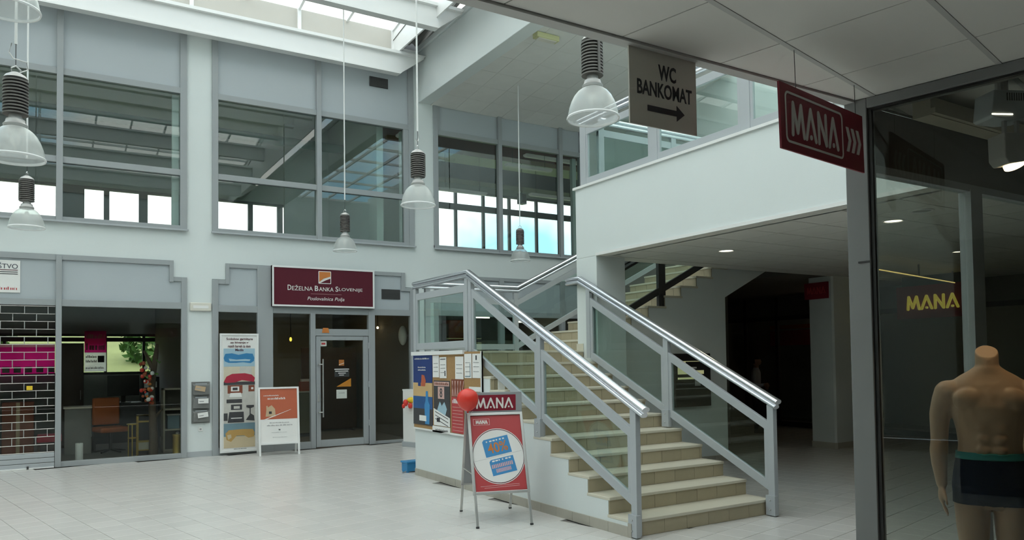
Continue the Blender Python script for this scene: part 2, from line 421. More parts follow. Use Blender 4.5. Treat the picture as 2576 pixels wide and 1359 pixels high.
# rear exterior wall with window strips
YR = 21.0
rw = MB(); a, b = YR, YR+.25
rw.box(-9, 18, a, b, 0, 1.5); rw.box(-9, 18, a, b, 2.5, 4.3); rw.box(-9, 6.3, a, b, 4.3, 4.9); rw.box(-9, 6.3, a, b, 6.12, 9)
rw.box(6.3, 9.6, a, b, 4.3, 9); rw.box(9.6, 16.5, a, b, 7.12, 9); rw.box(16.5, 18, a, b, 4.3, 9)
rw.box(-9, -3.2, a, b, 1.5, 2.5); rw.box(3.2, 12.3, a, b, 1.5, 2.5); rw.box(15.0, 18, a, b, 1.5, 2.5)
rw.box(5.86, 6.3, a, b, 4.9, 6.12); rw.box(-9, -5, a, b, 4.9, 6.12)
rw = rw.build('wall_rear', m_wall2); tag(rw, 'outer rear wall of the shops with window strips', 'wall', kind='structure')
def rear_window(n, label, x0, x1, z0, z1, mulls, trans=(), t=.06):
    w = thing('window_%d' % n, label, 'window', (0, YR+.1, 0), kind='structure')
    f = MB(); f.box(x0, x1, -.05, .05, z0, z0+t); f.box(x0, x1, -.05, .05, z1-t, z1)
    for c, hw in mulls: f.box(c-hw, c+hw, -.05, .05, z0+t, z1-t)
    for c in trans: f.box(x0, x1, -.04, .04, c-.05, c+.05)
    f.build('window_frame', m_dark, w)
    xs = sorted([x0]+[c for c, _ in mulls]+[x1])
    for i in range(len(xs)-1): MB().box(xs[i], xs[i+1], -.004, .004, z0, z1).build('pane', g_far, w)
rear_window(1, 'dark framed rear window strip on the upper floor left', -5, 5.86, 4.9, 6.12,
            [(-4.2,.06),(-3.0,.06),(-1.9,.06),(.40,.30),(1.18,.06),(2.0,.10),(2.95,.2),(3.55,.1),(4.63,.06),(5.42,.07)])
rear_window(2, 'tall rear windows with crossbars on the upper floor right', 9.6, 16.5, 4.3, 7.12,
            [(10.1,.04),(10.9,.04),(11.9,.04),(12.88,.04),(13.95,.04),(14.95,.04),(15.9,.04)], (6.64, 6.55))
rear_window(3, 'rear window strip of the ground floor shop facing the lawn', -3.2, 3.2, 1.5, 2.5, [(-2.0,.03),(-.9,.03),(.15,.04),(1.17,.03),(2.02,.03),(2.95,.1)], (2.36,))
rear_window(4, 'small rear window of the shop behind the stairs', 12.3, 15.0, 1.5, 2.5, [(13.35,.04),(14.3,.04)])

# inner rooms: slabs and partitions
sl = MB().box(-9, 18, YW+.25, YR, 3.45, 4.15).build('floor_upper', m_darkslab); tag(sl, 'concrete floor slab of the upper rooms', 'floor', kind='structure')
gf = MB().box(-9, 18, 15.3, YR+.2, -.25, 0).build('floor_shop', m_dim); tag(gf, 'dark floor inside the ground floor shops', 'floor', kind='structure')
uc = MB().box(-9, 18, YW+.25, YR, 7.62, 7.8).build('ceiling_upper', m_wall2); tag(uc, 'ceiling of the upper rooms', 'ceiling', kind='structure')
ur = MB().box(-9, 18, YW+.05, YR+.3, 8.56, 8.8).build('ceiling_roof', m_darkslab); tag(ur, 'flat roof over the rear rooms', 'roof', kind='structure')
pt = MB()
for x in (-2.25, 2.35, 6.95, 11.55): pt.box(x-.08, x+.08, YW+.25, YR, 0, 3.45)
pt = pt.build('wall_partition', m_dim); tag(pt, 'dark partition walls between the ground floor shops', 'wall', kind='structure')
pu = MB().box(6.0, 6.15, YW+.25, YR, 4.15, 7.62)
pu.box(11.95, 12.05, 19, YR, 4.15, 4.3)
pu = pu.build('wall_upper', m_wall2); tag(pu, 'partition wall between upper rooms', 'wall', kind='structure')
sb = MB().box(4.9, 6.0, 18.6, 18.7, 4.15, 7.62).build('wall_upper_screen', m_wall2); tag(sb, 'plain screen wall in the upper room', 'wall', kind='structure')
for nm, x in (('wall_left', -9.2), ('wall_right', 18.0)):
    o = MB().box(x, x+.2, -6, 21.2, 0, 11).build(nm, m_wall2); tag(o, 'side wall of the building at the %s' % nm[5:], 'wall', kind='structure')
o = MB().box(-2.6, -2.4, -6, 2.55, 0, 3.12).build('wall_light_blocker', m_dim); tag(o, 'added unseen dark wall left of the viewer shading the shop corner', 'wall', kind='structure')  # added out of view: cuts atrium light and reflections at the shop corner
o = MB().box(-9, 18, -6.2, -6, 0, 4).build('wall_near', m_wall2); tag(o, 'wall of the entrance corridor behind the viewer', 'wall', kind='structure')
o = MB().box(-9, 6.6, 2.3, 2.58, 3.255, 4.25); o.box(-9, 18, -2.7, -2.5, 4.2, 9.0); o = o.build('wall_front', m_wall); tag(o, 'pale parapet and wall above the near ceiling', 'wall', kind='structure')

o = MB().box(-9, 18, -6, 2.3, 3.26, 4.2).build('floor_near_gallery', m_wall2); tag(o, 'slab of the near upper floor', 'floor', kind='structure')
o = MB().box(-9, 18, -6, -2.7, 8.6, 8.9).build('ceiling_near_roof', m_wall2); tag(o, 'flat roof behind the viewer', 'roof', kind='structure')

# ------------------------------------------------------------------ windows of the back wall
class FB(MB):
    # frame members: each horizontal sits a hair behind the uprights so no two faces share a plane
    def __init__(s): super().__init__(); s.k = 0
    def box(s, x0, x1, y0, y1, z0, z1, m=0):
        s.k += 1; e = .0007*(s.k % 5)
        if (x1-x0) > (z1-z0): y0 += .004+e; y1 -= .004+e
        else: y0 += e; y1 -= e; z0 += e; z1 -= e
        return super().box(x0+e*.3, x1-e*.3, y0, y1, z0, z1, m)
YF0, YF1 = YW-.045, YW+.07
def upper_window(n, label, x0, x1, mulls, mid=True, top=8.32, notch=None):
    w = thing('window_%d' % n, label, 'window', kind='structure')
    f = FB(); z = [4.20, 4.285, 5.22, 5.33, 6.755, 6.87, top]
    f.box(x0, x0+.11, YF0, YF1, 4.2, top); f.box(x1-.12, x1, YF0, YF1, 4.2, top)
    if notch == 'r': f.box(x1-.24, x1-.12, YF0+.01, YF1, 4.2, 6.87)
    if notch == 'l': f.box(x0+.11, x0+.16, YF0+.01, YF1, 6.87, top)
    for c in mulls: f.box(c-.05, c+.05, YF0-.03, YF1, 4.2, top)
    f.box(x0, x1, YF0, YF1, z[0], z[1]); f.box(x0, x1, YF0, YF1, z[4], z[5])
    if mid: f.box(x0, x1, YF0, YF1, z[2], z[3])
    f.build('window_frame', m_frame, w, bevel=.004)
    MB().box(x0-.02, x1+.02, YF0-.05, YF0, 4.185, 4.215).build('window_sill', m_framel, w)
    xs = [x0+.06]+sorted(mulls)+[x1-.06]
    for i in range(len(xs)-1):
        MB().box(xs[i]+.02, xs[i+1]-.02, YW+.01, YW+.04, z[5]-.01, top).build('panel', m_panel, w)
        rows = [(z[1], z[2]), (z[3], z[4])] if mid else [(z[1], z[4])]
        for a_, b_ in rows: MB().box(xs[i]+.02, xs[i+1]-.02, YW+.02, YW+.028, a_-.02, b_+.02).build('pane', g_win, w)
    MB().box(x1-.235, x1-.12, YW+.14, YW+.24, 4.2, 6.76).build('inner_jamb', m_wall, w)
    return w
upper_window(5, 'leftmost upper window with grey panel above and two mullions', -2.0, 2.16, [.125, -.95])
w6 = upper_window(6, 'middle upper window with vent grille in its top panel', 2.60, 6.75, [4.65], notch='r')
upper_window(7, 'upper window over the stairs showing blue sky', 7.23, 11.38, [8.93, 10.66], mid=False, notch='l')
v = MB().box(5.76, 6.17, YW-.02, YW+.02, 7.585, 7.79); v.build('vent_grille', m_dark, w6)
for i in range(9): MB().bar((5.78, YW-.022, 7.60+i*.022), (6.15, YW-.022, 7.60+i*.022), .004, .012).build('slat', m_dark, w6)

# ---- ground floor shop fronts
P = YW
def panel(poly, parent, y0=YW+.0, y1=YW+.03): return MB().prism(poly, y0, y1).build('panel', m_panel, parent)
def pane(x0, x1, z0, z1, parent, m=None, y=YW+.02): return MB().box(x0, x1, y, y+.008, z0, z1).build('pane', m or g_shop, parent)
w8 = thing('window_8', 'flower shop window with dark interior and stepped grey panel above', 'shop window', kind='structure')
f = FB()
f.box(.08, .17, YF0-.02, YF1, 0, 3.60); f.box(2.06, 2.16, YF0, YF1, 0, 3.33); f.box(1.86, 1.93, YF0, YF1, 3.23, 3.63); f.box(1.86, 2.16, YF0, YF1, 3.25, 3.33)
f.box(.08, 1.93, YF0, YF1, 3.54, 3.63); f.box(.1, 2.1, YF0, YF1, 2.74, 2.86); f.box(.1, 2.1, YF0, YF1, 0, .09)
f.build('window_frame', m_frame, w8, bevel=.004)
panel([(.165,2.85),(2.07,2.85),(2.07,3.26),(1.87,3.26),(1.87,3.55),(.165,3.55)], w8); pane(.16, 2.07, .08, 2.75, w8)
w9 = thing('window_9', 'closed shop front with roller grille and sign panel at left edge', 'shop window', kind='structure')
f = FB(); f.box(-2.0, .08, YF0, YF1, 3.53, 3.63); f.box(-2.0, .08, YF0, YF1, 2.75, 2.86); f.box(-2.0, -1.9, YF0, YF1, 0, 3.6)
f.build('window_frame', m_frame, w9, bevel=.004); panel([(-1.95,2.85),(.085,2.85),(.085,3.54),(-1.95,3.54)], w9)
pane(-1.9, .08, .05, 2.75, w9, y=YW+.06)
w10 = thing('window_10', 'grey bank shop front with stepped corners either side of the door', 'shop window', kind='structure')
f = FB()
f.box(2.60, 2.71, YF0, YF1, 0, 3.31); f.box(2.60, 2.91, YF0, YF1, 3.23, 3.31); f.box(2.84, 2.91, YF0, YF1, 3.23, 3.63)
f.box(2.84, 6.52, YF0, YF1, 3.55, 3.63); f.box(6.43, 6.52, YF0, YF1, 3.23, 3.63); f.box(6.43, 6.77, YF0, YF1, 3.23, 3.31); f.box(6.63, 6.77, YF0, YF1, 0, 3.31)
f.box(2.7, 6.65, YF0, YF1, 2.70, 2.83); f.box(3.42, 3.72, YF0-.01, YF1, 0, 3.6); f.box(4.46, 4.56, YF0, YF1, 0, 2.72); f.box(5.68, 5.82, YF0-.01, YF1, 0, 3.6)
f.box(2.7, 4.5, YF0, YF1, 0, .14); f.box(5.8, 6.65, YF0, YF1, 0, .06); f.box(4.55, 5.7, YF0, YF1, 2.26, 2.40)
f.build('window_frame', m_frame, w10, bevel=.004)
panel([(2.70,2.82),(3.43,2.82),(3.43,3.55),(2.90,3.55),(2.90,3.24),(2.70,3.24)], w10)
panel([(5.81,2.82),(6.64,2.82),(6.64,3.24),(6.44,3.24),(6.44,3.55),(5.81,3.55)], w10); panel([(3.7,2.82),(5.7,2.82),(5.7,3.55),(3.7,3.55)], w10)
for a_ in ((2.70,3.43,.1,2.71), (3.71,4.47,.13,2.71), (4.55,5.69,2.39,2.71), (5.81,6.64,.05,2.71)): pane(*a_, w10)
MB().box(5.99, 6.41, YW-.015, YW+.01, 3.05, 3.26).build('vent_grille', m_dark, w10)
for i in range(8): MB().bar((6.0, YW-.018, 3.07+i*.025), (6.40, YW-.018, 3.07+i*.025), .004, .014).build('slat', m_dark, w10)
d1 = thing('door_1', 'grey framed glass bank door with long steel handle', 'door', (4.56, YF0-.005, 0), kind='structure')
f = FB(); f.box(.01, .10, 0, .06, .02, 2.25); f.box(1.00, 1.11, 0, .06, .02, 2.25); f.box(.1, 1.0, 0, .06, .02, .16); f.box(.1, 1.0, 0, .06, 2.17, 2.25)
f.build('door_frame', m_frame, d1, bevel=.004); MB().box(.09, 1.01, .026, .034, .15, 2.18).build('pane', g_shop, d1)
h = MB(); h.cyl((.125, -.075, .62), (.125, -.075, 1.79), .014); h.cyl((.05, -.075, .72), (.125, -.075, .72), .011); h.cyl((.05, -.075, 1.68), (.125, -.075, 1.68), .011)
h.cyl((.05, 0, .72), (.05, -.08, .72), .011); h.cyl((.05, 0, 1.68), (.05, -.08, 1.68), .011)
h.build('door_handle', m_steel, d1, smooth=True)
MB().box(.03, .07, -.012, 0, .93, 1.08).build('lock_plate', m_steel, d1)
for z in (.4, 1.2, 2.0): MB().cyl((1.115, -.01, z), (1.115, -.01, z+.12), .012).build('hinge', m_framel, d1)
w11 = thing('window_11', 'dark shop front behind the stair landing', 'shop window', kind='structure')
f = FB(); f.box(7.21, 7.31, YF0, YF1, 0, 3.31); f.box(7.21, 7.53, YF0, YF1, 3.23, 3.31); f.box(7.45, 7.53, YF0, YF1, 3.23, 3.63); f.box(7.45, 11.38, YF0, YF1, 3.55, 3.63)
for c in (8.93, 10.66): f.box(c-.06, c+.06, YF0-.02, YF1, 0, 3.6)
f.box(7.3, 11.38, YF0, YF1, 2.72, 2.84); f.box(11.28, 11.38, YF0, YF1, 0, 3.6); f.box(7.3, 11.38, YF0, YF1, 0, .1)
f.build('window_frame', m_frame, w11, bevel=.004)
panel([(7.3,2.83),(8.9,2.83),(8.9,3.56),(7.52,3.56),(7.52,3.24),(7.3,3.24)], w11); panel([(8.95,2.83),(10.65,2.83),(10.65,3.56),(8.95,3.56)], w11); panel([(10.7,2.83),(11.3,2.83),(11.3,3.56),(10.7,3.56)], w11)
for a_, b_ in ((7.3, 8.9), (8.98, 10.61), (10.71, 11.3)): pane(a_, b_, .08, 2.74, w11)

# ------------------------------------------------------------------ roof: sloping skylight, white beams, deep transverse beam
SL = .14; YRG = 6.3; YE = -2.5
def roofz(y): return 8.88+SL*(YW-max(y, YRG)) - SL*max(0.0, YRG-y)
sk = thing('skylight', 'glazed ridge roof of the atrium with white glazing bars', 'skylight', kind='structure')
xs = [6.27-1.01*i for i in range(16)]
for i in range(len(xs)-1):
    x1_, x0_ = xs[i], xs[i+1]
    for ya, yb in ((15.05, YRG), (YRG, YE)):
        MB().add([(x, y, roofz(y)+d) for d in (0, .012) for x, y in ((x0_, ya), (x1_, ya), (x1_, yb), (x0_, yb))],
                 [(0,1,2,3), (4,7,6,5), (0,4,5,1), (1,5,6,2), (2,6,7,3), (3,7,4,0)]).build('pane', g_sky, sk)
for x in xs:
    for ya, yb in ((15.05, YRG), (YRG, YE)): MB().bar((x, ya, roofz(ya)-.03), (x, yb, roofz(yb)-.03), .05, .07).build('glazing_bar', m_white, sk)
for y in (15.05, 11.3, 7.6, YRG, 4.6, 1.0, -2.45): MB().box(-8.9, 6.27, y-.03, y+.03, roofz(y)-.075, roofz(y)-.004).build('glazing_rail', m_white, sk)
MB().box(-9, 6.30, 15.0, 15.06, 8.25, 8.86).build('curb_board', m_curb, sk)
MB().box(-9, 6.30, -2.49, -2.44, 8.25, 8.86).build('curb_board', m_curb, sk)
for x in [6.27-2.02*i for i in range(8)]: MB().box(x-.035, x+.035, 14.95, 15.0, 8.25, 8.88).build('curb_post', m_white, sk)
MB().prism([(15.05, 8.3), (15.05, 8.9), (YRG, roofz(YRG)), (YE, 8.9), (YE, 8.3)], 6.275, 6.31, axis='x').build('end_board', m_white, sk)
ORD = ['white steel roof beam closest to the back wall', 'second white roof beam from the back wall'] + ['%s white roof beam from the back wall' % w for w in ('third', 'fourth', 'fifth', 'sixth', 'seventh', 'eighth', 'ninth')]
for k in range(9):
    y = 14.8-1.85*k; zb = roofz(y+.25)-1.05
    bm_ = MB().prism([(-9, zb), (6.30, zb), (6.89, zb+.44), (-9, zb+.44)], y-.10, y, axis='y')
    bm_.prism([(-9, zb-.012), (6.30, zb-.012), (6.34, zb+.02), (-9, zb+.02)], y-.14, y+.04, axis='y')
    bm_.prism([(-9, zb+.40), (6.80, zb+.40), (6.89, zb+.46), (-9, zb+.46)], y-.18, y+.08, axis='y')
    o = bm_.build('roof_beam', m_white)
    tag(o, ORD[k], 'beam', 'white roof beams under the skylight', 'structure')
tb = MB().box(6.89, 7.18, YE, 15.05, 7.41, 8.50); tb.box(6.84, 7.23, YE, 15.05, 8.502, 8.62)
tb = tb.build('transverse_beam', m_wall, bevel=.01); tag(tb, 'deep pale beam running from the back wall toward the viewer', 'beam', kind='structure')
co = MB(); pr_ = []
for i in range(17):
    x = 6.26+i*.045; pr_.append((x, .0 if (i % 4) in (0, 1) else .05))
vs = []; n_ = len(pr_)
for y in (15.0, YRG, YE):
    for x, dz in pr_: vs.append((x, y, roofz(y)-.26+dz))
co.add(vs, [(k_+i, k_+i+1, k_+n_+i+1, k_+n_+i) for k_ in (0, n_) for i in range(n_-1)])
o = co.build('corrugated_roof_sheet', m_corr); tag(o, 'dark corrugated metal roof sheet beside the deep beam', 'roof sheet', kind='structure')
sm = o.modifiers.new('thickness', 'SOLIDIFY'); sm.thickness = .006
# sloped tiled ceiling over the stairs
cs = MB().prism([(15.05, 7.42), (11.2, 7.805), (11.2, 7.95), (15.05, 7.57)], 7.18, 18, axis='x').build('ceiling_stairs', m_cgap)
tag(cs, 'sloped tiled ceiling above the stairs', 'ceiling', kind='structure')
L_ = math.hypot(3.85, .385); sa = math.atan2(.385, 3.85)
tme = MB().box(-.297, .297, -.319, .319, -.012, .012).mesh('ceiling_tile', m_slope)
for i in range(11):
    for j in range(6):
        x = 7.18+.3+.6*i; d = .322+.644*j
        link('ceiling_tile', tme, cs, loc=(x, 15.05-d*math.cos(sa), 7.41+d*math.sin(sa)), rot=(-sa, 0, 0))
MB().box(7.18, 18, 11.05, 11.2, 7.78, 9.0).build('upstand', m_wall, cs)
# second skylight over the gallery
s2 = thing('skylight', 'glazed roof over the upper gallery', 'skylight', kind='structure')
for i in range(5): MB().box(7.23+1.05*i, 8.26+1.05*i, YE, 11.05, 9.0, 9.012).build('pane', g_sky, s2)
for i in range(6): MB().box(7.2+1.05*i, 7.26+1.05*i, YE, 11.05, 8.92, 9.0).build('glazing_bar', m_white, s2)
for i in range(8): MB().box(7.2, 12.5, -2.4+1.7*i, -2.34+1.7*i, 8.92, 9.0).build('glazing_rail', m_white, s2)
gw = MB().box(12.4, 12.6, -2.6, 15.05, 4.2, 9.2); gw.box(12.6, 18, -2.6, 11.1, 8.8, 9.2)
gw = gw.build('wall_gallery_side', m_wall); tag(gw, 'pale upper wall behind the gallery', 'wall', kind='structure')

# ------------------------------------------------------------------ near ceiling (tile grid follows the floor grid)
CZ = 3.13
nc = MB().prism([(-9, -6), (18, -6), (18, 2.60), (-9, 2.60)], CZ+.012, CZ+.12, axis='z').build('ceiling', m_cgap)
tag(nc, 'suspended tile ceiling over the near corridor', 'ceiling', kind='structure')
MB().box(-9, 3.9, 2.55, 2.61, CZ-.012, CZ+.11).build('edge_trim', m_cbar, nc)
def poly_clip(pts, y):
    out = []
    for i in range(len(pts)):
        a, b = pts[i], pts[(i+1) % len(pts)]
        ia, ib = a[1] <= y, b[1] <= y
        if ia: out.append(a)
        if ia != ib:
            t = (y-a[1])/(b[1]-a[1]); out.append((a[0]+t*(b[0]-a[0]), y))
    return out
G = .5985
def R12(u, v): return (u*CT-v*ST, u*ST+v*CT)
for iu in range(-3, 4):
    for iv in range(-3, 2):
        u0, u1 = 3.836-G*(iu+1)+.0035, 3.836-G*iu-.0035; v0, v1 = 1.597+G*iv+.013, 1.597+G*(iv+1)-.013
        pl = poly_clip([R12(u0, v0), R12(u1, v0), R12(u1, v1), R12(u0, v1)], 2.545)
        if len(pl) < 3: continue
        MB().prism(pl, CZ, CZ+.014, axis='z').build('ceiling_tile', m_ctile, nc)
for iv in range(-3, 2):
    v0 = 1.597+G*iv
    pl = poly_clip([R12(1.2, v0-.012), R12(5.6, v0-.012), R12(5.6, v0+.012), R12(1.2, v0+.012)], 2.545)
    if len(pl) >= 3: MB().prism(pl, CZ-.003, CZ+.014, axis='z').build('grid_bar', m_cbar, nc)
fld = MB()
for iu in range(-22, 24):
    for iv in range(-14, 10):
        if -3 <= iu < 4 and -3 <= iv < 2: continue
        u0, u1 = 3.836-G*(iu+1)+.002, 3.836-G*iu-.002; v0, v1 = 1.597+G*iv+.002, 1.597+G*(iv+1)-.002
        pl = [R12(u0, v0), R12(u1, v0), R12(u1, v1), R12(u0, v1)]
        if min(p[1] for p in pl) > 2.54 or max(p[0] for p in pl) < -9 or min(p[0] for p in pl) > 17 or max(p[1] for p in pl) < -6: continue
        pl = poly_clip(pl, 2.545)
        if len(pl) >= 3: fld.prism(pl, CZ, CZ+.014, axis='z')
o = fld.build('ceiling_tile_field', m_ctile, nc); o['kind'] = 'stuff'

# ------------------------------------------------------------------ gallery: fascia, soffit, slab, column
gf_ = MB().box(6.69, 6.95, 2.58, 9.05, 3.20, 4.255).build('wall_gallery', m_wall, bevel=.006)
tag(gf_, 'white parapet face of the upper gallery', 'wall', kind='structure')
MB().box(6.66, 6.98, 2.58, 9.08, 4.235, 4.27).build('cap_trim', m_white, gf_)
MB().box(6.675, 6.69, 2.58, 8.57, 3.195, 3.235).build('edge_bead', m_white, gf_)
gs = MB().box(6.95, 18, 2.58, 8.85, 3.30, 4.25).build('floor_gallery', m_wall); tag(gs, 'slab of the upper gallery', 'floor', kind='structure')
gc = MB().box(6.7, 18, 2.0, 8.85, 3.212, 3.30).build('ceiling_gallery', m_cgap); tag(gc, 'dark tiled ceiling under the gallery', 'ceiling', kind='structure')
tme = MB().box(-.3035, .3035, -.3035, .3035, 0, .014).mesh('ceiling_tile', m_ctile)
k = 0
for i in range(18):
    for j in range(10):
        x = 6.88+.31+.62*i; y = 8.52-.31-.62*j
        if x < 18 and y > 2.2: link('ceiling_tile', tme, gc, loc=(x, y, 3.2))
MB().box(6.695, 6.878, 2.0, 8.85, 3.196, 3.213).build('ceiling_margin', m_ctile, gc); MB().box(6.88, 18, 8.522, 8.85, 3.196, 3.213).build('ceiling_margin', m_ctile, gc)
cl = thing('column', 'square pale column carrying the gallery corner at the landing', 'column', (6.69, 8.57, 0), kind='structure')
MB().box(0, .53, 0, .48, 0, 3.2).build('shaft', m_wall, cl, bevel=.006)
MB().box(-.012, .542, .335, .492, 1.8425, 1.94).build('baseboard', m_tread, cl)
c2 = thing('column', 'dark column in the passage carrying a small red sign', 'column', (12.35, 8.78, 0), kind='structure')
MB().prism([(0, .03), (.03, 0), (.67, 0), (.70, .03), (.70, .50), (.67, .53), (.03, .53), (0, .50)], 0, 3.2, axis='z').build('shaft', m_wall, c2)
MB().prism([(-.015, .025), (.025, -.015), (.675, -.015), (.715, .025), (.715, .505), (.675, .545), (.025, .545), (-.015, .505)], 0, .11, axis='z').build('baseboard', m_skirt, c2)

# ------------------------------------------------------------------ stairs
RZ, RN, YS = .1675, .3325, 5.58
SX0, SX1 = 4.73, 6.69
st = thing('staircase', 'tiled staircase climbing from the hall to a landing and turning right', 'stairs', kind='structure')
poly = [(YS+.02, 0)]
for n in range(1, 12):
    y = YS+(n-1)*RN+.02; poly.append((y, RZ*n-.03)); 
    if n < 11: poly.append((y+RN, RZ*n-.03))
poly += [(10.56, RZ*11-.03), (10.56, 0)]
MB().prism(poly, SX0, SX1, axis='x').build('stair_core', m_wall, st)
tt = MB().box(SX0-.004, SX1+.004, -.02, RN+.02, -.032, 0).mesh('tread', m_tread)
for n in range(1, 11): link('tread', tt, st, loc=(0, YS+(n-1)*RN+.015, RZ*n), bevel=.006)
rmesh = {}
def riser_tile(w, h, axis):
    key = (round(w, 3), round(h, 4), axis)
    if key not in rmesh:
        if axis == 'x': rmesh[key] = MB().box(0, w, -.012, 0, 0, h).mesh('riser_tile', m_riser)
        else: rmesh[key] = MB().box(-.012, 0, 0, w, 0, h).mesh('riser_tile', m_riser)
    return rmesh[key]
rr = random.Random(3)
for n in range(1, 12):
    x = SX0; first = rr.choice((.06, .12, .19, .25, .30))
    w = first
    while x < SX1-.01:
        w = min(w, SX1-x)
        link('riser_tile', riser_tile(w-.004, RZ-.036, 'x'), st, loc=(x+.002, YS+(n-1)*RN+.02, RZ*(n-1)+.002))
        x += w; w = .30
    MB().box(SX0+.0, SX1, 0, .004, 0, RZ-.03).build('grout_line', m_grout, st, loc=(0, YS+(n-1)*RN+.0165, RZ*(n-1)))
ls = MB().box(SX0-.004, 6.91, YS+10*RN, 10.58, RZ*11-.032, RZ*11).build('landing_slab', m_tread, st, bevel=.006)
# second flight toward the right
R2, T2, XA = (4.255-1.8425)/14, .35, 6.89
poly = [(SX1, 0), (SX1, 1.81), (XA+.02, 1.81)]
for n in range(1, 15):
    x = XA+(n-1)*T2+.02; poly.append((x, 1.8425+R2*n-.03))
    if n < 14: poly.append((x+T2, 1.8425+R2*n-.03))
poly += [(12.38, 4.225), (12.38, 4.02), (9.66, 2.72), (9.66, 0)]
MB().prism(poly, 8.905, 10.55, axis='y').build('stair_core', m_wall, st)
tt2 = MB().box(-.02, T2+.02, 8.885, 10.55, -.032, 0).mesh('tread', m_tread)
for n in range(1, 14): link('tread', tt2, st, loc=(XA+(n-1)*T2+.015, 0, 1.8425+R2*n), bevel=.006)
for n in range(1, 15):
    y = 8.905; w = .30 if n % 2 else .16
    while y < 10.54:
        w = min(w, 10.55-y)
        link('riser_tile', riser_tile(w-.004, R2-.036, 'y'), st, loc=(XA+(n-1)*T2+.02, y+.002, 1.8425+R2*(n-1)+.002)); y += w; w = .30
    MB().box(0, .004, 8.905, 10.55, 0, R2-.03).build('grout_line', m_grout, st, loc=(XA+(n-1)*T2+.0165, 0, 1.8425+R2*(n-1)))
y = YS+.05
while y < 10.5:
    e_ = min(y+.30, 10.56); MB().box(SX0-.012, SX0, y+.002, e_-.002, 0, .10).build('skirting_tile', m_skirt, st); y = e_
MB().box(SX0-.012, SX0, YS-.0, YS+.05, 0, .135).build('skirting_tile', m_skirt, st)
x = SX1+.55
while x < 9.6:
    e_ = min(x+.30, 9.66); MB().box(x+.002, e_-.002, 8.893, 8.905, 0, .10).build('skirting_tile', m_skirt, st); x = e_
# passage end wall with added panels that block hall light; dark passage ceiling
bw = MB().box(11.4, 18, 14.6, 14.8, 0, 4.2); bw.box(11.3, 11.42, 10.56, 15.05, 0, 4.2); bw.box(9.67, 11.42, 10.46, 10.56, 0, 3.6)
bw = bw.build('wall_passage_and_blocker', m_dim); tag(bw, 'dark passage end wall with added panels blocking hall light', 'wall', kind='structure')
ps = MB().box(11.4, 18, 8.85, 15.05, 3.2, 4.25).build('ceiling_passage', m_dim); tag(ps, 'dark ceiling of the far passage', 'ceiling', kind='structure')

# ------------------------------------------------------------------ railings
half = [(0,.058),(.022,.055),(.038,.044),(.046,.028),(.044,.014),(.034,.006),(.020,.003),(.018,-.012),(.034,-.016),(.041,-.026),(.041,-.042),(.030,-.053),(0,-.056)]
HP = half + [(-x, z) for x, z in reversed(half[1:-1])]
def handrail(path, parent, m=None): return MB().sweep(HP, path).build('handrail', m or m_alu, parent, smooth=True)
def slope_rail(y, z0): return z0
def hz1(y): return 1.205 + (y-5.44)*(2.875-1.205)/(8.90-5.44)     # handrail centre over flight one
def railing_flight1(label, X, landing):
    r = thing('stair_railing', label, 'railing', (X, 5.58, 0))
    def L(y, z): return (0, y-5.58, z)
    path = [L(5.42, hz1(5.42)), L(8.91, 2.875)] + ([L(10.66, 2.875)] if landing else [L(9.22, 2.875)])
    handrail(path, r)
    def post(y, z0, z1, w=.085, d=.075): MB().box(-.03, .03, y-5.58-w/2, y-5.58+w/2, z0, z1).build('post', m_framel, r, bevel=.004)
    po = [(5.57, 0.02), (7.19, .84), (8.83, 1.70)] if landing else [(5.50, .02), (7.10, .86), (8.69, 1.73)]
    for y, z0 in po: post(y, z0, hz1(y)-.045)
    for y, z0 in po[:2]:
        MB().box(-.055, .0, y-5.58-.06, y-5.58+.06, z0-.01, z0+.20).build('foot_plate', m_framel, r)
        for dz in (.05, .15): MB().ball((-.06, y-5.58, z0+dz), .008, n=8).build('bolt', m_steel, r)
    if landing:
        post(8.93, 1.84, 2.82); post(10.60, 1.84, 2.82)
    def infill(y0, y1, zt0, zt1, zb0, zb1):
        ya, yb = y0-5.58, y1-5.58
        MB().prism([(ya, zt0-.05), (yb, zt1-.05), (yb, zt1+.05), (ya, zt0+.05)], -.022, .022, axis='x').build('top_rail', m_framel, r, bevel=.003)
        MB().prism([(ya, zb0-.05), (yb, zb1-.05), (yb, zb1+.05), (ya, zb0+.05)], -.022, .022, axis='x').build('bottom_rail', m_framel, r, bevel=.003)
        for a, b in ((ya, ya+.05), (yb-.05, yb)):
            fz = lambda z0_, z1_, t: z0_+(z1_-z0_)*(t-ya)/(yb-ya)
            MB().prism([(a, fz(zb0, zb1, a)), (b, fz(zb0, zb1, b)), (b, fz(zt0, zt1, b)), (a, fz(zt0, zt1, a))], -.0195, .0195, axis='x').build('stile', m_framel, r)
        MB().prism([(ya+.04, fz(zb0, zb1, ya+.04)), (yb-.04, fz(zb0, zb1, yb-.04)), (yb-.04, fz(zt0, zt1, yb-.04)), (ya+.04, fz(zt0, zt1, ya+.04))], -.004, .004, axis='x').build('glass_pane', g_rail, r)
    tz = lambda y: .985+(y-5.6)*(2.63-.985)/(8.82-5.6); bz = lambda y: .345+(y-5.6)*(1.835-.345)/(8.79-5.6)
    for i in (0, 1):
        y0, y1 = po[i][0]+.042, po[i+1][0]-.042
        infill(y0, y1, tz(y0), tz(y1), bz(y0), bz(y1))
    if landing: infill(8.97, 10.56, 2.69, 2.69, 1.935, 1.935)
    return r
railing_flight1('glass and aluminium railing on the left side of the stairs', 4.78, True)
railing_flight1('glass and aluminium railing on the right side of the stairs', 6.64, False)
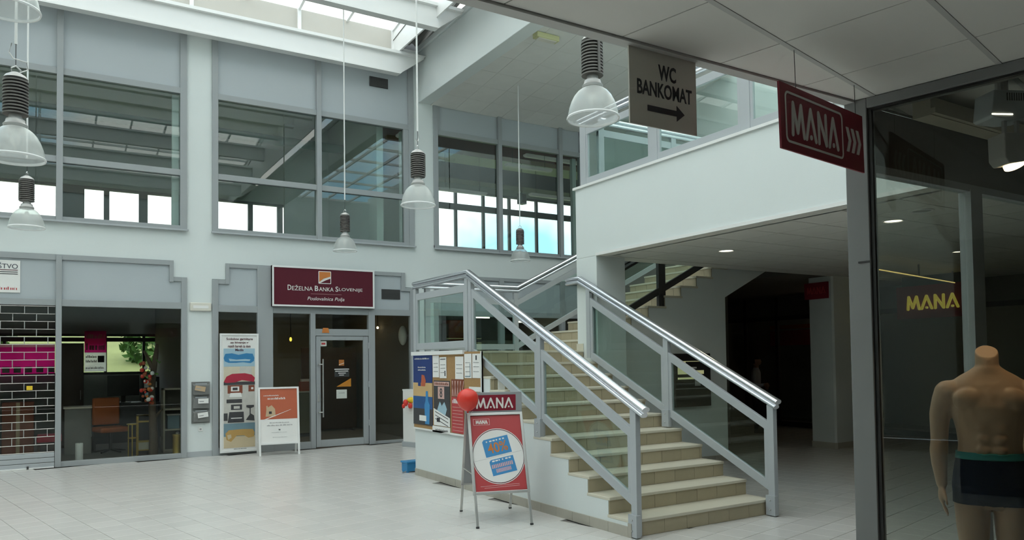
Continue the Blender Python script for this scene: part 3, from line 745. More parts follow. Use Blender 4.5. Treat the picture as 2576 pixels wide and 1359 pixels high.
# landing rear rail continuing up the second flight
r = thing('stair_railing', 'railing along the back of the landing rising beside the second flight', 'railing', (4.78, 10.52, 1.84))
def L(x, z): return (x-4.78, 0, z-1.84)
k2 = R2/T2
handrail([L(4.86, 2.875), L(6.56, 2.875), L(12.3, 2.875+(12.3-6.56)*k2)], r)
def seg(x0, x1, zt0, zt1, zb0, zb1):
    for nm, a0, a1 in (('top_rail', zt0, zt1), ('bottom_rail', zb0, zb1)):
        MB().prism([(x0-4.78, a0-.045-1.84), (x1-4.78, a1-.045-1.84), (x1-4.78, a1+.045-1.84), (x0-4.78, a0+.045-1.84)], -.022, .022).build(nm, m_framel, r)
    MB().prism([(x0-4.78, zb0-1.84), (x1-4.78, zb1-1.84), (x1-4.78, zt1-1.84), (x0-4.78, zt0-1.84)], -.004, .004).build('glass_pane', g_rail, r)
for x in (4.93, 6.52): MB().box(x-4.78-.04, x-4.78+.04, -.03, .03, 0, .98).build('post', m_framel, r)
for x in (8.2, 9.85, 11.5):
    zf = 1.8425+k2*(x-6.6); MB().box(x-4.78-.04, x-4.78+.04, -.03, .03, zf-1.84, zf+.95-1.84).build('post', m_framel, r)
seg(4.96, 6.48, 2.66, 2.66, 1.93, 1.93)
xx = [6.56, 8.16, 8.24, 9.81, 9.89, 11.46]
for i in (0, 2, 4):
    f_ = lambda x, o_: 1.84+o_+(x-6.52)*k2
    seg(xx[i], xx[i+1], f_(xx[i], .80), f_(xx[i+1], .80), f_(xx[i], .09), f_(xx[i+1], .09))
# near side rail of the second flight
r = thing('stair_railing', 'dark railing on the near side of the second flight under the gallery', 'railing', (7.3, 8.96, 2.0))
def L(x, z): return (x-7.3, 0, z-2.0)
handrail([L(7.3, 3.05), L(11.6, 3.05+4.3*k2)], r, m_frame)
for x in (8.28, 9.9):
    zf = 1.8425+k2*(x-6.7); MB().box(x-7.3-.07, x-7.3+.07, -.03, .03, zf-.12-2, zf+1.0-2).build('post', m_dark, r)
    MB().box(x-7.3-.04, x-7.3+.05, -.05, .0, zf-.18-2, zf+.1-2).build('foot_plate', m_dark, r)
for nm, o_ in (('bottom_rail', .13), ('top_rail', .82)):
    z_ = lambda x: 1.8425+k2*(x-6.6)+o_
    MB().prism([(7.4-7.3, z_(7.4)-.055-2), (11.4-7.3, z_(11.4)-.055-2), (11.4-7.3, z_(11.4)+.055-2), (7.4-7.3, z_(7.4)+.055-2)], -.022, .022).build(nm, m_dark, r)
z_ = lambda x, o_: 1.8425+k2*(x-6.6)+o_-2
MB().prism([(.1, z_(7.4, .13)), (4.1, z_(11.4, .13)), (4.1, z_(11.4, .82)), (.1, z_(7.4, .82))], -.004, .004).build('glass_pane', g_rail, r)
# gallery railing
r = thing('gallery_railing', 'glass and grey metal railing on top of the gallery parapet', 'railing', (6.76, 9.0, 4.27))
handrail([(0, .02, .985), (0, -6.3, .985)], r)
pys = [-.09, -1.62, -3.15, -4.68, -6.2]
for y in pys: MB().box(-.028, .028, y-.07, y+.07, 0, .93).build('post', m_framel, r, bevel=.004)
for i in range(4):
    a, b = pys[i+1]+.06, pys[i]-.06
    MB().box(-.022, .022, a, b, .03, .115).build('bottom_rail', m_framel, r, bevel=.003); MB().box(-.022, .022, a, b, .76, .86).build('top_rail', m_framel, r, bevel=.003)
    MB().box(-.0195, .0195, a, a+.05, .1, .78).build('stile', m_framel, r); MB().box(-.0195, .0195, b-.05, b, .1, .78).build('stile', m_framel, r)
    MB().box(-.004, .004, a+.02, b-.02, .09, .79).build('glass_pane', g_rail, r)
r = thing('gallery_railing', 'end railing across the gallery above the stair flight', 'railing', (6.80, 8.76, 4.255))
handrail([(.14, 0, .985), (4.6, 0, .985)], r)
for x in (.15, 1.6, 3.1, 4.5): MB().box(x-.05, x+.05, -.028, .028, 0, .93).build('post', m_framel, r)
MB().box(.1, 4.6, -.022, .022, .03, .115).build('bottom_rail', m_framel, r); MB().box(.1, 4.6, -.022, .022, .76, .86).build('top_rail', m_framel, r); MB().box(.1, 4.6, -.004, .004, .09, .79).build('glass_pane', g_rail, r)

# ------------------------------------------------------------------ pendant lamps
def make_lamp():
    o = thing('pendant_lamp', '', 'lamp')
    prof = [(.062,.255),(.088,.243),(.122,.218),(.152,.182),(.175,.138),(.192,.090),(.202,.045),(.207,.0)]
    MB().lathe(prof, n=40).build('dome', g_dome, o, smooth=True)
    MB().lathe([(.203,.012),(.212,.012),(.216,.003),(.212,-.008),(.203,-.006),(.203,.012)], n=40).build('rim', mat_rim, o, smooth=True)
    MB().lathe([(0,.262),(.05,.262),(.083,.25),(.086,.27),(.07,.287),(.066,.31),(.05,.312),(.044,.36),(0,.36)], n=24).build('collar', m_lampgrey, o, smooth=True)
    hs = MB(); z = .35
    for i in range(11):
        hs.lathe([(0,z),(.088,z),(.09,z+.006),(.088,z+.012),(.064,z+.014),(.064,z+.0262)], n=24); z += .026
    hs.box(-.012, .012, -.094, -.084, .36, .63); hs.build('heat_sink', m_heat, o, smooth=True)
    MB().lathe([(0,.70),(.03,.69),(.07,.665),(.086,.64),(.06,.63)], n=24).build('top_cap', m_lampgrey, o, smooth=True)
    lp = MB().tube([(-.03,0,.69),(-.035,0,.72),(0,0,.745),(.035,0,.72),(.03,0,.69)], .006, 6); lp.build('hanger', m_white, o, smooth=True)
    MB().ball((0, 0, .16), .035, .035, .06, n=12).build('bulb', m_paper, o, smooth=True)
    return o
mat_rim = mat('pale_dome_rim', (.82, .84, .84), .3, noise=.02)
lamps = [((3.755, 4.820, 3.66), 9.6, 'closest pendant lamp, its ribbed top tucked against the near ceiling edge'),
         ((3.849, 8.445, 3.625), 9.3, 'pendant lamp with glass dome hanging left of the deep beam'),
         ((4.498, 13.022, 3.71), 8.6, 'pendant lamp hanging in front of the middle upper window'),
         ((8.468, 13.439, 3.815), 7.58, 'farthest pendant lamp, in front of the window showing blue sky'),
         ((-.244, 7.120, 3.36), 9.6, 'large pendant lamp at the left edge of the picture'),
         ((-.271, 11.789, 3.545), 9.0, 'small pendant lamp below the large one at the left edge'),
         ((-.280, 6.658, 4.365), 9.7, 'pendant lamp cut off at the top left corner')]
base = make_lamp(); tpl = base
for i, (loc, zt, lab) in enumerate(lamps):
    o = base if i == 0 else copy_tree(base)
    o.location = loc; o['label'] = lab; o['group'] = 'dome pendant lamps of the atrium'
    o.rotation_euler = (0, 0, i*.9)
for i, (loc, zt, lab) in enumerate(lamps):
    o = [x for x in COL.objects if x.get('label') == lab][0]
    top = zt-loc[2]
    MB().cyl((0, 0, .73), (0, 0, .92), .003, n=6).build('wire', m_dark, o)
    MB().cyl((0, 0, .92), (0, 0, top), .011, n=8).build('suspension_rod', m_white, o, smooth=True)
    if i in (4, 1): MB().tube([(.03, 0, .92), (.05, 0, .84), (.02, 0, .80), (-.08, 0, .80), (-.09, 0, .74), (-.03, 0, .70)], .005, 6).build('cable', m_white, o, smooth=True)

# ------------------------------------------------------------------ hanging signs
s = thing('hanging_sign', 'cream sign reading WC BANKOMAT with an arrow pointing right', 'sign', (2.23, 2.585, 2.765))
MB().box(-.01, .405, -.004, .004, 0, .36).build('board', mat('cream_sign_board', (.60, .585, .52), .6, noise=.03), s)
lettering('WC', m_ink, s, .165, .275, .226, .300, -.0045, bold=.024); lettering('BANKOMAT', m_ink, s, .035, .375, .142, .212, -.0045, bold=.02)
a = MB().prism([(.095, .072), (.275, .072), (.275, .048), (.325, .085), (.275, .122), (.275, .098), (.095, .098)], -.006, -.004); a.build('arrow', m_ink, s)
u0_, v0_, z0_ = 3.195, 1.597, 2.64
x_, y_ = R12(u0_, v0_)
s = thing('hanging_sign', 'red hanging sign reading MANA with three chevrons near the shop corner', 'sign', (x_, y_, z0_), TH)
s.rotation_euler = (0, math.radians(-2.2), TH)
MB().box(0, .92, -.005, .005, 0, .302).build('board', m_red, s)
lo = MB(); fr_ = []
def rrect(x0, x1, z0, z1, r, k=5):
    p = []
    for cx, cz, q0 in ((x1-r, z1-r, 0), (x0+r, z1-r, 90), (x0+r, z0+r, 180), (x1-r, z0+r, 270)):
        for i in range(k+1):
            q = math.radians(q0+90*i/k); p.append((cx+r*math.cos(q), cz+r*math.sin(q)))
    return p
def ring(mb, outer, inner, y0, y1):
    n = len(outer); vs = [(p[0], y0, p[1]) for p in outer]+[(p[0], y0, p[1]) for p in inner]+[(p[0], y1, p[1]) for p in outer]+[(p[0], y1, p[1]) for p in inner]
    fs = []
    for i in range(n):
        j = (i+1) % n; fs += [(i, j, n+j, n+i), (2*n+i, 3*n+i, 3*n+j, 2*n+j), (i, 2*n+i, 2*n+j, j), (n+i, n+j, 3*n+j, 3*n+i)]
    mb.add(vs, fs)
lo = MB(); ring(lo, rrect(.045, .66, .035, .27, .03), rrect(.055, .65, .045, .26, .022), -.0075, -.005); lo.build('border_line', m_lett, s)
for mb in mana_letters(.105, .60, .075, .225, -.0085, -.005, .022): mb.build('letter', m_lett, s)
for i in range(3):
    x0 = .70+i*.062
    MB().prism([(x0, .085), (x0+.028, .085), (x0+.058, .145), (x0+.028, .21), (x0, .21), (x0+.03, .145)], -.0085, -.005).build('chevron', m_lett, s)
wz = CZ-z0_
for ux in (.17, .845): MB().cyl((ux, 0, .30), (ux, 0, wz+(-.01 if ux < .5 else -.03)), .0016, n=6).build('wire', m_black, s)

# ------------------------------------------------------------------ shop front at the right (turned with the tile grid)
w12 = thing('window_12', 'grey framed display window of the clothes shop at the right', 'shop window', (0, 0, 0), TH, kind='structure')
FU = 4.302
f = FB(); f.box(FU-.03, FU+.09, 1.635, 1.757, 0, CZ-.003); f.box(FU-.03, FU+.09, -3, 1.64, 3.072, CZ-.003); f.box(FU-.03, FU+.09, -3, 1.64, 0, .12); f.box(FU-.03, FU+.09, -3.1, -3, 0, 3.1)
f.build('window_frame', m_frame2, w12, bevel=.004)
MB().box(FU-.001, FU+.009, -3, 1.638, .1, 3.075).build('pane', g_front, w12); MB().box(FU-.012, FU+.015, 1.615, 1.637, .1, 3.075).build('gasket', m_black, w12)
MB().box(FU-.012, FU+.015, -3, 1.637, 3.06, 3.073).build('gasket', m_black, w12)
MB().box(FU-.034, FU-.03, 1.64, 1.70, 2.215, 2.225).build('joint_plate', m_dark, w12)
w13 = thing('window_13', 'side display window of the clothes shop toward the stairs', 'shop window', (0, 2.61, 0), kind='structure')
f = FB(); f.box(5.06, 5.20, -.04, .04, 0, 2.77); f.box(3.95, 8.3, -.04, .04, 2.755, 2.80); f.box(3.95, 8.3, -.04, .04, 0, .10)
f.build('window_frame', m_framel, w13); MB().box(3.97, 5.07, -.005, .005, .08, 2.77).build('pane', g_shop, w13); MB().box(5.19, 8.3, -.005, .005, .08, 2.77).build('pane', g_shop, w13)
MB().box(3.97, 8.3, -.03, .03, 2.80, CZ).build('bulkhead', m_dim, w13)
sd = MB().box(8.3, 8.45, -5, 2.6, 0, 3.13).build('wall_shop', m_dim); tag(sd, 'inner side wall of the clothes shop', 'wall', kind='structure')

# ------------------------------------------------------------------ mannequins
def rings(mb, rows, n=24):
    vs = []; fs = []
    for (cx, cy, cz, rx, ry) in rows:
        for i in range(n):
            q = 2*math.pi*i/n; vs.append((cx+rx*math.cos(q), cy+ry*math.sin(q), cz))
    for k in range(len(rows)-1):
        for i in range(n): fs.append((k*n+i, k*n+(i+1) % n, (k+1)*n+(i+1) % n, (k+1)*n+i))
    fs += [tuple(range(n-1, -1, -1)), tuple(range((len(rows)-1)*n, len(rows)*n))]
    mb.add(vs, fs)
def limb(mb, pts, n=14):
    # pts: (x,y,z,r) chain of tapering segments
    path = [Vector(p[:3]) for p in pts]; vs = []
    for i, p in enumerate(path):
        t = ((path[min(i+1, len(path)-1)]-path[max(i-1, 0)])).normalized()
        a = t.cross(Vector((0, 1, .001))).normalized(); b = t.cross(a)
        for k in range(n):
            q = 2*math.pi*k/n; vs.append(p+a*(pts[i][3]*math.cos(q))+b*(pts[i][3]*math.sin(q)))
    fs = []
    for j in range(len(path)-1):
        for i in range(n): fs.append((j*n+i, j*n+(i+1) % n, (j+1)*n+(i+1) % n, (j+1)*n+i))
    fs += [tuple(range(n-1, -1, -1)), tuple(range((len(path)-1)*n, len(path)*n))]
    mb.add(vs, fs)
    mb.ball(path[0], pts[0][3], n=12); mb.ball(path[-1], pts[-1][3], n=12)
def remeshed(mb, vox, smooth_it):
    me = mb.mesh('tmp', m_skin)
    ob = bpy.data.objects.new('tmp', me); COL.objects.link(ob)
    r_ = ob.modifiers.new('r', 'REMESH'); r_.mode = 'VOXEL'; r_.voxel_size = vox
    s_ = ob.modifiers.new('s', 'SMOOTH'); s_.factor = .5; s_.iterations = smooth_it
    dg = bpy.context.evaluated_depsgraph_get(); out = bpy.data.meshes.new_from_object(ob.evaluated_get(dg))
    bpy.data.objects.remove(ob)
    for p in out.polygons: p.use_smooth = True
    return out
def hand(mb, w, sx, d=0.0, s=1.0):
    # w wrist point, fingers down; sx +1/-1 which side the thumb points (toward -y front)
    x, y, z = w
    mb.ball((x, y-.004*s, z-.05*s), .021*s, .040*s, .052*s, n=14)
    L_ = [(-.030, .070), (-.010, .082), (.010, .078), (.028, .062)]
    for dy, ln in L_:
        y0 = y+dy*s
        limb(mb, [(x, y0, z-.082*s, .0088*s), (x-.006*sx*s, y0-.004*s, z-(.082+ln*.45)*s, .0082*s), (x-.018*sx*s, y0-.006*s, z-(.082+ln*.8)*s, .0075*s), (x-.026*sx*s, y0-.006*s, z-(.082+ln)*s, .0065*s)], 8)
    limb(mb, [(x-.006*sx*s, y-.030*s, z-.03*s, .012*s), (x-.014*sx*s, y-.052*s, z-.062*s, .010*s), (x-.020*sx*s, y-.058*s, z-.095*s, .008*s)], 8)
def mannequin_mesh():
    b = MB()
    rings(b, [(0,.015,1.716,.056,.060),(0,.012,1.64,.056,.060),(0,.012,1.63,.066,.066),(0,.014,1.61,.092,.070),(0,.014,1.59,.126,.074),(0,.012,1.565,.160,.082),(0,.008,1.535,.182,.094),(0,.004,1.49,.192,.108),
              (0,-.002,1.42,.186,.114),(0,0,1.36,.174,.112),(0,.002,1.29,.158,.104),(0,.002,1.21,.150,.098),(0,.004,1.14,.158,.102),(0,.010,1.06,.172,.112),(0,.014,.98,.180,.120),(0,.012,.91,.172,.114),(0,.01,.87,.13,.09)])
    for sx in (-1, 1):
        b.ball((sx*.082, -.068, 1.455), .094, .042, .070, n=18)
        b.ball((sx*.165, .012, 1.50), .075, .072, .062, n=16)
        for z in (1.31, 1.25, 1.19): b.ball((sx*.036, -.092, z), .034, .016, .030, n=12)
        b.ball((sx*.085, .085, .96), .085, .06, .085, n=16)
        rings(b, [(sx*.086,.012,.98,.090,.105),(sx*.090,.010,.88,.088,.098),(sx*.090,.006,.76,.080,.088),(sx*.088,.002,.64,.068,.074),(sx*.086,0,.54,.056,.060),(sx*.086,-.002,.48,.054,.058),(sx*.086,.008,.40,.054,.060),(sx*.086,.014,.32,.048,.056),(sx*.086,.012,.22,.036,.042),(sx*.086,.012,.14,.034,.044),(sx*.086,.01,.10,.036,.05)], 20)
        rings(b, [(sx*.09,-.045,.175,.028,.03),(sx*.092,-.05,.14,.042,.10),(sx*.093,-.05,.105,.045,.12),(sx*.093,-.05,.10,.044,.118)], 18)
        limb(b, [(sx*.192,.012,1.495,.066),(sx*.212,.012,1.44,.061),(sx*.232,.012,1.37,.053),(sx*.236,.012,1.29,.047),(sx*.238,.010,1.23,.044),(sx*.242,0,1.17,.047),(sx*.242,-.012,1.10,.041),(sx*.238,-.026,1.03,.032),(sx*.235,-.034,.99,.028)], 16)
        hand(b, (sx*.235, -.036, .985), sx)
    me = remeshed(b, .0065, 7)
    for v in me.vertices:
        if v.co.z > 1.655: v.co.z += (v.co.y-.012)*.6*min(1.0, (v.co.z-1.655)/.05)      # neck cut slopes toward the front
    return me
def shell(me, cond, off, name, mats, parent):
    nv = {}; vs = []; fs = []
    for p in me.polygons:
        if not cond(p.center): continue
        idx = []
        for i in p.vertices:
            if i not in nv: nv[i] = len(vs); q = me.vertices[i]; vs.append(q.co+q.normal*off)
            idx.append(nv[i])
        fs.append(idx)
    m2 = bpy.data.meshes.new(name); m2.from_pydata([tuple(v) for v in vs], [], fs); m2.materials.append(mats)
    for p in m2.polygons: p.use_smooth = True
    o = link(name, m2, parent); sm_ = o.modifiers.new('t', 'SOLIDIFY'); sm_.thickness = .004; sm_.offset = -1
    return o
mm = mannequin_mesh(); mm.materials.clear(); mm.materials.append(m_skin); mm.materials.append(m_skinc)
for p in mm.polygons:
    if p.center.z > 1.66 and p.normal.z > .7: p.material_index = 1
def face_rot(loc, tgt):
    d = Vector(tgt)-Vector(loc); return math.atan2(d.y, d.x)+math.pi/2
ml = (4.352, 2.155, 0)
mq = thing('mannequin', 'headless tan male mannequin in navy briefs with teal waistband', 'mannequin', ml, face_rot(ml, (1.2, .2, 0)))
link('body', mm, mq)
shell(mm, lambda c: .895 < c.z < 1.140 and (abs(c.x) < .19 and not (abs(c.x) > .165 and c.z > 1.09 and abs(c.x) > .185)), .006, 'briefs', m_navy, mq)
shell(mm, lambda c: 1.135 < c.z < 1.172 and abs(c.x) < .185, .009, 'waistband', m_teal, mq)
MB().lathe([(0,.10),(.15,.10),(.16,.09),(.16,.02),(0,.02)], n=32).build('base_plate', m_steel, mq, smooth=True)
ml2 = (4.86, 1.96, 0)
m2_ = thing('mannequin', 'second mannequin cut by the right picture edge in cream and black', 'mannequin', ml2, face_rot(ml2, (1.2, -.6, 0)))
mm2 = mm.copy(); mm2.materials.clear(); mm2.materials.append(mat('mannequin_ivory', (.62, .55, .40), .5, noise=.03)); mm2.materials.append(m_skinc)
link('body', mm2, m2_); shell(mm2, lambda c: .60 < c.z < .80, .012, 'stocking_band', m_black, m2_)
MB().lathe([(0,.10),(.15,.10),(.16,.09),(.16,.02),(0,.02)], n=32).build('base_plate', m_steel, m2_, smooth=True)
pf = MB().prism([R12(4.40, -2.5), R12(6.2, -2.5), R12(6.2, 1.2), R12(5.2, 1.2), R12(4.40, 1.55)], 0, .02, axis='z').build('display_platform', m_dim)
tag(pf, 'low grey display platform under the mannequins', 'platform')

# shop window fittings
o = MB(); o.bar((4.05, 2.30, 3.05), (5.6, 2.30, 3.05), .10, .10); o.bar((4.05, 2.24, 3.02), (5.6, 2.24, 3.02), .03, .03); o = o.build('ceiling_cove', m_cream); tag(o, 'cream ceiling cove inside the clothes shop window', 'ceiling trim', kind='structure')
sp = thing('track_light', 'white ceiling box with vent slots above the mannequin', 'light fitting', (4.245, 1.985, 2.93), math.radians(-26))
MB().prism([(-.115,.0),(-.10,-.012),(.0,-.022),(.10,-.012),(.115,.0),(.105,.13),(-.098,.13)], -.07, .07).build('housing', mat('white_fitting', (.52, .56, .58), .5, noise=.02), sp, bevel=.004)
for i in range(9): MB().box(-.03+i*.013, -.024+i*.013, -.0715, -.069, .075, .115).build('vent_slot', m_black, sp)
MB().cyl((0, 0, .13), (0, 0, .2), .03).build('mount', m_lampgrey, sp); MB().box(-.115, .0, -.0725, -.07, .0, .006).build('lit_edge', m_tubeon, sp)
sp2 = thing('spotlight', 'white spotlight head with glowing warm lamp in shop window', 'spotlight', (4.235, 1.955, 2.675), math.radians(-26))
MB().prism([(-.07,.03),(-.045,.0),(.09,.02),(.09,.16),(-.072,.16)], -.06, .06).build('housing', mat('grey_white_fitting', (.42, .41, .39), .5, noise=.02), sp2, bevel=.006)
MB().cyl((.02, -.004, .014), (.022, -.01, -.002), .05, n=24).build('lamp_face', m_lampon, sp2, smooth=True)
MB().box(-.03, -.015, -.01, .01, .16, .235).build('bracket', m_lampgrey, sp2); MB().box(.04, .055, -.01, .01, .16, .235).build('bracket', m_lampgrey, sp2)
pl_ = bpy.data.lights.new('spot', 'SPOT'); pl_.energy = 9; pl_.color = (1, .72, .4); pl_.spot_size = 1.6; pl_.shadow_soft_size = .05
po_ = bpy.data.objects.new('spotlight_beam', pl_); COL.objects.link(po_); po_.parent = sp2; po_.location = (.03, -.035, -.03); po_.rotation_euler = (math.radians(-10), 0, 0)

# ------------------------------------------------------------------ downlights under the gallery
def downlight(loc, lab, on=True, r=.10):
    o = thing('downlight', lab, 'light fitting', loc, 0, 'round downlights under the gallery')
    MB().lathe([(r*1.15,0),(r*1.15,-.008),(r,-.012),(r*.92,-.004),(r*.9,.02)], n=28).build('ring', m_white, o, smooth=True)
    MB().cyl((0,0,-.003), (0,0,.0), r*.93, n=28).build('lens', m_tubeon if on else m_lampgrey, o)
    if on:
        l = bpy.data.lights.new('downlight', 'SPOT'); l.energy = 3; l.color = (1, .88, .66); l.spot_size = 2.2; l.shadow_soft_size = .08
        q = bpy.data.objects.new('downlight_beam', l); COL.objects.link(q); q.parent = o; q.location = (0, 0, -.03)
downlight((8.03, 7.36, 3.2), 'lit round downlight under the gallery above the stair rail')
downlight((7.97, 4.88, 3.2), 'lit round downlight seen through the shop window')
downlight((7.70, 4.40, 3.2), 'unlit downlight beside the lit one seen through the shop window', False)
downlight((11.2, 5.9, 3.2), 'small distant lit downlight in the dark passage', True, .07)

# ------------------------------------------------------------------ dark clothes shop facade across the passage
df = thing('window_14', 'dark clothes shop front across the passage', 'shop window', (15.5, 0, 0), kind='structure')
f = MB()
for y in (2.0, 4.2, 6.4, 8.0, 9.9, 11.2, 12.6, 13.6): f.box(-.04, .04, y-.04, y+.04, 0, 3.2)
f.box(-.04, .04, 2, 14.6, 2.62, 2.72); f.box(-.04, .04, 2, 14.6, 0, .12); f.build('window_frame', m_dark, df)
MB().box(-.004, .004, 2, 14.6, .1, 2.65).build('pane', g_shop, df); MB().box(-.02, .02, 2, 14.6, 2.7, 3.2).build('bulkhead', m_dim, df)
for (y0, y1, z0, z1, lab) in ((11.3, 13.2, 2.0, 2.38, 'wide dark red banner in the unlit shop across the passage'), (10.4, 10.9, 1.35, 2.4, 'narrow dark red banner hanging beside a mullion in the unlit shop')):
    o = MB().box(15.95, 15.99, y0, y1, z0, z1).build('banner', m_redp); tag(o, lab, 'banner')
o = MB().box(15.95, 15.99, 11.3, 13.2, 2.42, 2.52).build('banner', m_orange); tag(o, 'thin orange strip above the wide red banner in the unlit shop', 'banner')
s = thing('illuminated_sign', 'dark red fascia sign with glowing yellow letters reading MANA', 'sign', (14.0, 8.55, 2.40), math.radians(-90))
MB().box(0, 1.25, 0, .06, 0, .62).build('board', m_red, s); [mb.build('letter', m_yel, s) for mb in mana_letters(.22, 1.17, .17, .42, -.03, 0, .042)]
MB().box(.1, 1.2, .02, .05, .6, .95).build('hanger_plate', m_dark, s)
s = thing('wall_sign', 'small dark red sign reading MANA on the passage column', 'sign', (12.325, 9.37, 2.79), math.radians(-90))
MB().box(.0, .52, 0, .02, 0, .31).build('board', m_red, s); [mb.build('letter', m_redp, s) for mb in mana_letters(.07, .46, .10, .22, -.006, 0, .02)]
o = thing('bare_bulb', 'tiny bright lamp glinting in the dark shop', 'lamp', (15.8, 10.35, 2.42)); MB().ball((0,0,0), .045, n=12).build('bulb', m_lampon, o, smooth=True); MB().cyl((0,0,.04), (0,0,.78), .01).build('stem', m_dark, o)
l_ = bpy.data.lights.new('bulb_light', 'POINT'); l_.energy = 2.0; l_.color = (1, .75, .5); l_.shadow_soft_size = .06; q_ = bpy.data.objects.new('bulb_light', l_); COL.objects.link(q_); q_.parent = o; q_.location = (-.12, 0, -.02)

o = thing('light_strip', 'long thin yellow light strip under the passage ceiling', 'light fitting', (10.43, 6.72, 3.0), math.atan2(.66, 3.47))
MB().cyl((0, 0, 0), (3.5, 0, 0), .010, n=8).build('tube', mat('yellow_strip', (.9, .7, .2), .5, emit=.5, ecol=(1, .75, .25), noise=.02), o, smooth=True)
for x in (.1, 1.8, 3.4): MB().box(x-.01, x+.01, -.01, .01, .008, .2).build('hanger', m_dark, o)
# cash machine under the second flight
at = thing('cash_machine', 'black cash machine with lit panel under the second stair flight', 'cash machine', (8.40, 8.90, .93))
MB().box(0, .78, -.10, .05, 0, .85).build('housing', m_black, at, bevel=.01)
MB().box(.05, .62, -.104, -.10, .52, .73).build('lit_panel', m_atm, at); MB().box(.22, .72, -.112, -.104, .58, .72).build('screen_hood', m_black, at); MB().box(.30, .45, -.114, -.112, .61, .635).build('card_slot', m_paper, at)
MB().prism([(.05, .44), (.52, .44), (.58, .47), (.05, .47)], -.12, -.10).build('lit_shelf', m_atm, at); MB().box(0, .78, -.104, -.10, .285, .295).build('seam', m_frame, at); MB().box(.42, .54, -.104, -.10, .33, .43).build('sticker', m_greyink, at)

# ------------------------------------------------------------------ people (dim figures)
def person_mesh(shirt, trousers, arm_fwd):
    b = MB()
    rings(b, [(0,0,1.50,.052,.056),(0,.005,1.455,.07,.06),(0,.008,1.42,.15,.085),(0,.008,1.36,.185,.105),(0,.005,1.22,.165,.105),(0,.005,1.08,.15,.10),(0,.01,.96,.165,.115),(0,.012,.88,.165,.115),(0,.01,.82,.12,.09)])
    b.ball((0,-.012,1.62), .077, .098, .118, n=20); b.ball((0,-.108,1.605), .013, .018, .02, n=8); b.ball((0,-.09,1.56), .03, .02, .02, n=8)
    for sx in (-1, 1): b.ball((sx*.078, .005, 1.615), .012, .02, .03, n=8)
    for sx in (-1, 1):
        rings(b, [(sx*.085,.012,.92,.088,.105),(sx*.09,.01,.78,.08,.09),(sx*.09,.004,.62,.066,.072),(sx*.09,0,.48,.056,.06),(sx*.09,.012,.36,.055,.06),(sx*.09,.012,.2,.042,.048),(sx*.09,.012,.06,.04,.046)], 18)
        rings(b, [(sx*.092,-.05,.09,.034,.06),(sx*.094,-.055,.05,.042,.12),(sx*.094,-.055,.0,.044,.125)], 16)
        if arm_fwd:
            limb(b, [(sx*.19,.01,1.39,.055),(sx*.205,.03,1.25,.047),(sx*.21,.02,1.11,.041),(sx*.19,-.09,1.07,.038),(sx*.16,-.20,1.09,.029)], 12)
            w_ = (sx*.155, -.22, 1.13)
        else:
            limb(b, [(sx*.19,.01,1.39,.055),(sx*.215,.012,1.25,.047),(sx*.225,.01,1.12,.041),(sx*.225,-.02,.98,.036),(sx*.222,-.035,.90,.028)], 12); w_ = (sx*.222, -.036, .895)
        hand(b, w_, sx, s=.95)
    me = remeshed(b, .009, 3); me.materials.clear()
    for m_ in (shirt, trousers, m_person_skin, m_hair, m_dark): me.materials.append(m_)
    for p in me.polygons:
        c = p.center; k = 0
        if c.z > 1.475: k = 2
        if c.z > 1.66 or (c.z > 1.56 and c.y > .02): k = 3
        if c.z < .93 and abs(c.x) < .2: k = 1
        if c.z < .10: k = 4
        if (abs(c.x) > .205 and c.z < .93) or (arm_fwd and c.y < -.17): k = 2
        p.material_index = k
    return me
o = thing('person', 'dim figure in a white shirt and dark trousers standing in the dark passage', 'person', (13.7, 11.75, 0), face_rot((13.7, 11.75, 0), (16, 8.6, 0)))
link('body', person_mesh(m_person_shirt, m_person_dark, True), o)
o = thing('person', 'dark clothed figure seen through the glass behind the stair landing', 'person', (9.15, 16.6, .0), face_rot((9.15, 16.6, 0), (12, 17.5, 0)))
link('body', person_mesh(mat('blue_sweater', (.012, .03, .05), .8, noise=.08), m_person_dark, False), o)

# ------------------------------------------------------------------ red A-board with header and balloon
ab = thing('pavement_sign', 'red A-board poster stand with MANA header in front of the stairs', 'A-board', (4.127, 7.14, 0), math.radians(-17.1))
LN = math.atan2(.45-.045, 1.14)            # lean of each leaf
def leafpt(x, s_, side=-1, off=0.0):       # s_: distance down from the top edge along the leaf, off: proud of the face
    return Vector((x, side*(.045+s_*math.sin(LN)+off*math.cos(LN)), 1.14-s_*math.cos(LN)+off*math.sin(LN)))
def leaf_board(x0, x1, s0, s1, o0, o1, name, m, side=-1, bevel=0):
    vs = [leafpt(x, s_, side, o) for o in (o0, o1) for (x, s_) in ((x0, s0), (x1, s0), (x1, s1), (x0, s1))]
    return MB().add(vs, [(0,3,2,1),(4,5,6,7),(0,1,5,4),(1,2,6,5),(2,3,7,6),(3,0,4,7)]).build(name, m, ab, bevel=bevel)
SF = .875
for side in (-1, 1):
    leaf_board(-.305, .305, 0, .03, 0, .02, 'frame_bar', m_steel, side, .003); leaf_board(-.305, .305, SF-.03, SF, 0, .02, 'frame_bar', m_steel, side, .003)
    for sx in (-1, 1):
        leaf_board(min(sx*.305, sx*.275), max(sx*.305, sx*.275), .0, SF, 0, .021, 'frame_bar', m_steel, side, .003)
        leaf_board(min(sx*.300, sx*.272), max(sx*.300, sx*.272), SF, 1.205, .002, .018, 'leg', m_steel, side, .003)
        leaf_board(min(sx*.302, sx*.270), max(sx*.302, sx*.270), 1.195, 1.212, .001, .02, 'foot', m_dark, side)
    leaf_board(-.28, .28, .02, SF-.02, .0, .006, 'backing', m_frame if side == 1 else m_redp, side)
